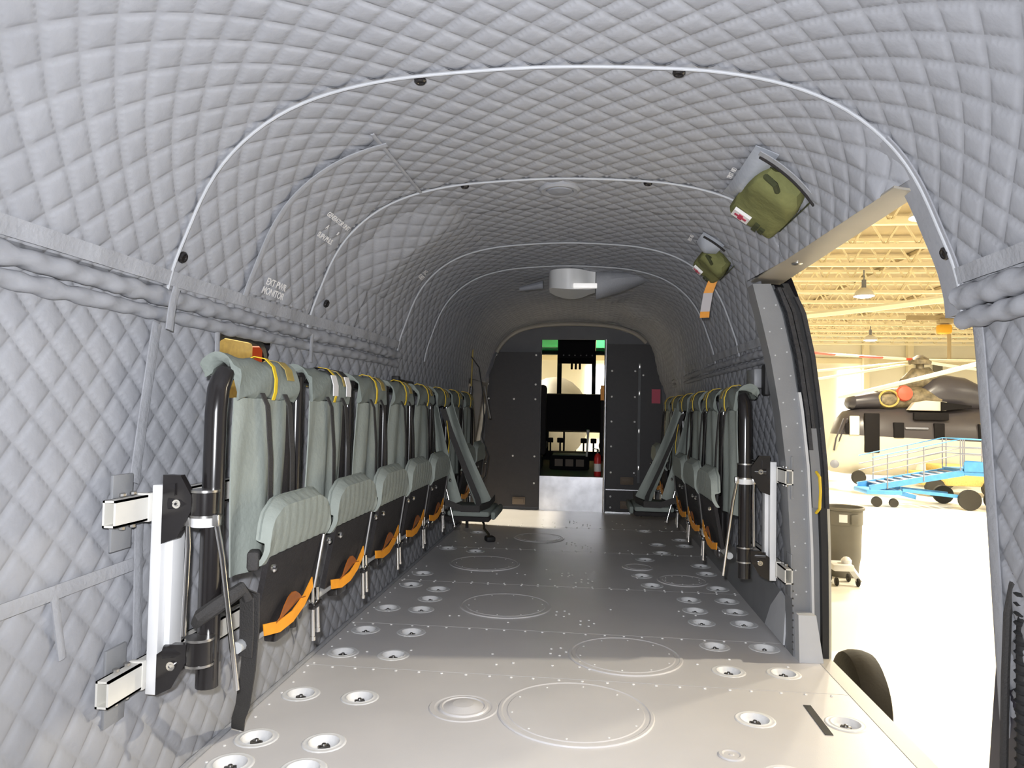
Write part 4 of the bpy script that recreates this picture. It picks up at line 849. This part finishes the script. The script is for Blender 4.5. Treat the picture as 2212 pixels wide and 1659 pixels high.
# bin and dolly
bn = thing('waste_bin', 'tall grey plastic waste bin on the hangar floor', 'bin', (4.02, 11.75, G0))
mb = MB(); mb.lathe([(.22, 0), (.23, .02), (.272, .80), (.285, .80), (.29, .82), (.29, 1.02), (.315, 1.03), (.32, 1.06), (.305, 1.07), (.285, 1.06), (.262, .3), (.22, .05), (.001, .05)], (4.02, 11.75, G0), n=28); mb.build('body', 'bin_grey', bn)
mb = MB(); mb.add([(4.02 + .292 * math.sin(a), 11.75 - .292 * math.cos(a), G0 + z) for z in (.85, .97) for a in np.linspace(-.5, -.1, 5)], [(i, i + 1, i + 6, i + 5) for i in range(4)]); mb.build('sticker', 'label_white', bn)
for a in (.25,): mb = MB(); mb.obox((4.02 + .30 * math.sin(a), 11.75 - .30 * math.cos(a), G0 + .90), (.12, .04, .14), Matrix.Rotation(a, 3, 'Z'), .01); mb.build('grip', 'bin_grey', bn)
dy_ = thing('ground_dolly', 'small white wheeled dolly in front of the grey bin', 'dolly', (3.83, 11.15, G0))
mb = MB(); mb.obox((3.78, 11.15, G0 + .26), (.30, .35, .10), Matrix.Identity(3), .03); mb.lathe([(.07, 0), (.075, .06), (.04, .10), (.001, .11)], (3.85, 11.1, G0 + .30), n=14); mb.beam((3.9, 11.1, G0 + .26), (4.02, 11.0, G0 + .06), .07, .07); mb.build('frame', 'white', dy_)
for x, y in ((3.68, 11.0), (3.98, 11.0), (3.68, 11.3), (3.95, 11.3)): mb = MB(); mb.lathe([(.05, -.02), (.06, -.012), (.06, .012), (.05, .02)], (x, y, G0 + .06), (1, 0, 0), 14); mb.build('castor', 'tyre', dy_)
# blue boarding stairs
bs = thing('boarding_stairs', 'blue wheeled boarding stairs with thin grey handrails', 'boarding stairs', (9.6, 21.3, G0))
YS = 21.3
for dy in (-.45, .45):
    mb = MB(); mb.beam((7.85, YS + dy, -.95), (10.3, YS + dy, -.46), .08, .16); mb.beam((10.3, YS + dy, -.46), (11.5, YS + dy, -.50), .08, .14); mb.build('stringer', 'cart_blue', bs, smooth=False)
    mb = MB(); mb.beam((8.7, YS + dy, -.98), (10.3, YS + dy, -1.12), .08, .09); mb.build('chassis_beam', 'cart_blue', bs, smooth=False)
for k in range(9): x = 8.2 + .24 * k; mb = MB(); mb.box(x - .1, x + .1, YS - .42, YS + .42, -.86 + .048 * k, -.83 + .048 * k); mb.build('step', 'cart_grey', bs, smooth=False)
mb = MB(); mb.box(10.2, 11.4, YS - .5, YS + .5, -.42, -.36); mb.build('platform', 'cart_blue', bs, smooth=False)
mb = MB(); mb.add([(10.25, YS - .5, -.40), (11.25, YS - .5, -.46), (11.3, YS - .5, -.16), (10.3, YS - .5, -.12)], [(0, 1, 2, 3)]); mb.box(10.28, 11.28, YS - .53, YS - .5, -.42, -.16); mb.build('side_board', 'cart_blue', bs, smooth=False)
mb = MB(); mb.box(7.75, 8.7, YS - .5, YS + .5, -1.12, -.98, .04); mb.build('tow_end', 'cart_blue', bs)
mb = MB(); mb.beam((8.6, YS, -1.05), (9.2, YS, -1.2), .3, .12); mb.build('jack', 'cart_blue', bs, smooth=False)
for x, y, r in ((10.38, YS - .6, .28), (11.12, YS - .45, .28), (10.4, YS + .9, .27), (8.05, YS - .4, .14), (8.5, YS - .4, .12)):
    mb = MB(); mb.lathe([(r * .55, -.08), (r * .95, -.09), (r, -.05), (r, .05), (r * .95, .09), (r * .55, .08)], (x, y, G0 + r), (.25, 1, 0), 22); w_ = mb.build('wheel', 'tyre', bs)
    mb = MB(); mb.lathe([(r * .55, -.05), (r * .5, -.07), (.001, -.06)], (x, y, G0 + r), (.25, 1, 0), 16); mb.build('wheel_hub', 'cart_grey', w_)
for dy in (-.5, .5):
    for zz in (0, -.24, -.42): mb = MB(); mb.tube([(7.9, YS + dy, -.10 + zz), (10.2, YS + dy, .46 + zz), (11.5, YS + dy, .43 + zz)], .016, 6); mb.build('handrail', 'cart_grey' if zz else 'cart_blue', bs)
    for x in (8.3, 9.25, 10.2, 10.3, 10.75, 11.4): z = np.interp(x, [7.9, 10.2, 11.5], [-.10, .46, .43]); mb = MB(); mb.tube([(x, YS + dy, z - .95 if x < 10 else -.4), (x, YS + dy, z)], .018, 6); mb.build('rail_post', 'cart_grey', bs)
tg = thing('tow_tractor', 'low yellow tow tractor half hidden behind the blue stairs', 'tractor', (11.8, 24.5, G0))
mb = MB(); mb.box(10.6, 13.2, 24, 25.2, G0 + .35, G0 + .75, .05); mb.build('chassis', 'mustard', tg)
mb = MB(); mb.box(11.2, 12.2, 24.05, 25.1, G0 + .75, G0 + 1.0, .05); mb.build('bonnet', 'mustard', tg)
for x in (11.0, 12.7): mb = MB(); mb.lathe([(.15, -.1), (.28, -.1), (.3, 0), (.28, .1), (.15, .1)], (x, 24.0, G0 + .3), (0, 1, 0), 18); mb.build('wheel', 'tyre', tg)
# far helicopter
hl = thing('helicopter', 'dark helicopter with off-white belly parked across the hangar', 'helicopter', (12.0, 28.6, G0)); HY = 28.6
def station(x, zt, zb, hw, n=28, p=2.8):
    zc, hh = (zt + zb) / 2, (zt - zb) / 2; R = []
    for k in range(n):
        a = 2 * math.pi * k / n; c, s_ = math.cos(a), math.sin(a); R.append((x, HY + hw * math.copysign(abs(c) ** (2 / p), c), zc + hh * math.copysign(abs(s_) ** (2 / p), s_)))
    return R
mb = MB(); mb.loft([station(*a) for a in ((9.02, -.62, -.86, .12), (9.12, -.40, -.98, .36), (9.35, .12, -1.08, .62), (9.62, .92, -1.12, .80), (9.86, 1.24, -1.15, .93), (10.3, 1.36, -1.16, 1.02), (11.2, 1.40, -1.18, 1.06), (13, 1.42, -1.18, 1.06), (15, 1.42, -1.15, 1.06), (17.5, 1.38, -.6, .9), (21, 1.3, .5, .5), (24, 1.3, .8, .35))]); mb.build('fuselage', 'heli_twotone', hl)
mb = MB(); mb.loft([station(*a, p=2.4) for a in ((9.93, 1.66, 1.40, .3), (10.05, 1.86, 1.30, .62), (10.6, 2.0, 1.3, .70), (10.95, 2.02, 1.3, .68))]); mb.build('engine_cowl', 'heli_paint', hl)
mb = MB(); mb.loft([station(*a, p=2.4) for a in ((10.95, 1.96, 1.3, .6), (11.6, 2.14, 1.3, .62), (12.4, 2.2, 1.3, .62), (13.1, 2.1, 1.3, .6))]); mb.build('engine_bay', 'heli_mech', hl)
mb = MB(); mb.loft([station(*a, p=2.4) for a in ((12.5, 2.1, 1.35, .45), (12.9, 2.56, 1.3, .6), (13.4, 2.66, 1.3, .65), (14.1, 2.56, 1.3, .62), (15, 2.1, 1.3, .5), (17, 1.5, 1.2, .3))]); mb.build('pylon', 'heli_paint', hl)
mb = MB(); mb.prism([(11.8, 1.30), (13.1, 1.30), (13.12, 1.62), (12.4, 1.66), (12.0, 1.58)], HY - .9, HY - .66, lambda a, b, w: (a, w, b)); mb.build('lowered_cowl_door', 'heli_white', hl, smooth=False)
mb = MB(); mb.lathe([(.30, 0), (.26, .12), (.1, .16), (.001, .17)], (11.75, HY - .62, 1.92), (0, -1, 0), 20); mb.build('engine_cover', 'signal_red', hl)['label'] = 'red round engine blank'
mb = MB(); mb.tube([(11.2 + .34 * math.cos(a), HY - .66, 1.72 + .3 * math.sin(a)) for a in np.linspace(0, 6.28, 20, endpoint=False)], .04, 6, closed=True); mb.build('intake_ring', 'mustard', hl)
mb = MB(); mb.loft([[(12.9, HY - 1.0, 1.62), (12.9, HY - 1.0, 1.3), (12.9, HY - .6, 1.3), (12.9, HY - .6, 1.62)], [(14.0, HY - .85, 1.5), (14.0, HY - .85, 1.42), (14.0, HY - .7, 1.42), (14.0, HY - .7, 1.5)]]); mb.build('exhaust_fairing', 'heli_dark', hl, smooth=False)
fy = lambda x: HY - float(np.interp(x, [9.35, 9.86, 10.3, 11.2], [.62, .93, 1.02, 1.06]))
def hpane(nm, x0, x1, z0, z1, m, d=.03):
    q = MB(); q.obox(((x0 + x1) / 2, fy((x0 + x1) / 2) + .03, (z0 + z1) / 2), (x1 - x0, .16, z1 - z0), Matrix.Rotation(-.25 if x1 < 10.1 else 0, 3, 'Z'), .03); return q.build(nm, m, hl)
hpane('crew_door_opening', 10.2, 10.72, -.28, 1.16, 'heli_dark'); hpane('side_window', 9.72, 10.05, .35, 1.05, 'hangar_wall'); hpane('side_window', 9.60, 9.80, .40, .78, 'heli_dark')
for x, m in ((11.38, 'heli_dark'), (12.78, 'heli_dark'), (14.3, 'heli_dark')): hpane('cabin_window', x - .18, x + .18, .28, .84, m)
hpane('window_bag', 14.2, 14.4, .35, .86, 'yellow', .06); hpane('rub_strip', 11.6, 12.4, .60, .68, 'cart_grey')
hpane('painted_cowl_shadow', 11.9, 13.1, .95, 1.22, 'heli_dark')  # dark patch painting in the shadow below the lowered cowl door
for x in (9.28, 9.42): mb = MB(); mb.tube([(x, HY - .55, -.25), (x + .05, HY - .62, .2), (x + .3, HY - .70, .95)], .03, 6); mb.build('windscreen_frame', 'heli_paint', hl)
mb = MB(); mb.lathe([(.14, 0), (.16, .05), (.05, .10)], (9.3, HY - .55, -.75), (-.3, -1, 0), 16); mb.build('landing_light', 'cart_grey', hl)
mb = MB(); mb.tube([(9.05, HY, -.66), (8.4, HY - .1, -.66)], .03, 8); mb.build('nose_probe', 'orange', hl)
for x, r, m in ((10.0, .26, 'tyre'), (12.6, .33, 'tyre')):
    mb = MB(); mb.lathe([(r * .5, -.1), (r * .9, -.11), (r, 0), (r * .9, .11), (r * .5, .1)], (x, HY - (1.0 if x < 11 else 1.9), G0 + r), (0, 1, 0), 20); mb.build('wheel', m, hl)
mb = MB(); mb.obox((12.6, HY - 1.6, -.85), (1.6, .7, .5), Matrix.Identity(3), .2); mb.build('sponson', 'heli_white', hl)
mb = MB(); mb.lathe([(.18, 2.1), (.16, 2.7), (.12, 3.25), (.38, 3.05), (.40, 3.2), (.10, 3.4)], (12.58, HY, 0), n=16); mb.build('rotor_head', 'heli_mech', hl)
mb = MB(); mb.loft([station(*a, p=2) for a in ((11.9, 2.5, 2.1, .2), (12.3, 2.9, 2.1, .32), (12.9, 2.95, 2.1, .34), (13.2, 2.6, 2.1, .3))]); mb.build('gearbox', 'heli_mech', hl)
def blade(p, q, m, nm='rotor_blade', w=.42, par=hl):
    P, Q = Vector(p), Vector(q); d = (Q - P).normalized(); sd = d.cross(Vector((0, 0, 1))).normalized(); rings = []
    for t in np.linspace(0, 1, 10):
        c = P.lerp(Q, t) - Vector((0, 0, .12 * math.sin(math.pi * t))) * .6; ww = w * (.35 if t < .08 else 1)
        rings.append([tuple(c + sd * ww * a + Vector((0, 0, b))) for a, b in ((-.5, .01), (-.3, .055), (.1, .04), (.5, .0), (.1, -.03), (-.3, -.04))])
    q_ = MB(); q_.loft(rings); return q_.build(nm, m, par)
blade((12.45, HY, 3.22), (5.0, HY - .3, 3.75), 'striped'); blade((12.45, HY + .2, 3.15), (4.2, HY + 7, 2.6), 'blade'); blade((12.5, HY + .2, 3.1), (6.0, HY + 12, 2.0), 'blade'); blade((12.7, HY - .2, 3.2), (20, HY - 4, 3.1), 'blade'); blade((12.7, HY + .2, 3.2), (19, HY + 5, 3.1), 'blade')
# blades of neighbouring aircraft crossing the view
def solo_blade(p, q, m, label, w): o = blade(p, q, m, 'rotor_blade', w, None); solo(o, label, 'rotor blade', 'blades crossing the doorway view')
solo_blade((5.9, 7.2, 2.55), (3.2, 14.6, 2.86), 'blade', 'upper cream rotor blade crossing the roof trusses', .30)
solo_blade((12.2, 15.6, 3.4), (8.3, 24.4, 1.64), 'blade', 'lower cream rotor blade slanting over the dark helicopter', .40)
ho = thing('crane_hoist', 'orange overhead hoist near the far roof trusses', 'hoist', (22.2, 47.2, 6.2))
mb = MB(); mb.obox((22.2, 47.2, 6.6), (.8, .6, .6), Matrix.Identity(3), .15); mb.build('body', 'hoist', ho)
mb = MB(); mb.obox((22.3, 47.2, 7.1), (.9, .5, .3), Matrix.Identity(3), .05); mb.tube([(22.5, 47.2, 6.3), (22.5, 47.2, 4.6)], .12, 8); mb.beam((20, 47.2, 7.3), (26, 47.2, 7.3), .3, .3); mb.build('trolley', 'roof_deck', ho)
# equipment outside the small left window
ge = thing('ground_power_cart', 'yellow equipment glimpsed through the small side window', 'cart', (-2.6, 3.2, G0))
mb = MB(); mb.box(-3.2, -2.5, 4.0, 4.93, G0 + .3, 1.445, .03); mb.build('cabinet', 'mustard', ge)
mb = MB(); mb.box(-3.1, -2.45, 5.12, 5.25, G0 + .3, 1.44, .03); mb.build('red_cabinet', 'signal_red', ge)
mb = MB(); mb.box(-3.1, -2.44, 5.25, 5.42, G0 + .3, 1.445, .03); mb.build('white_cabinet', 'label_white', ge)
for x in (-3.0, -2.6):
    for y in (4.2, 5.5): mb = MB(); mb.lathe([(.08, -.06), (.16, -.06), (.17, 0), (.16, .06), (.08, .06)], (x, y, G0 + .17), (1, 0, 0), 16); mb.build('wheel', 'tyre', ge)
mb = MB(); mb.box(-3.9, -3.3, 3.8, 6.6, G0 + .3, 2.4, .05); mb.build('dark_backdrop', 'heli_dark', ge)  # black backdrop added so the view above the cabinets stays dark
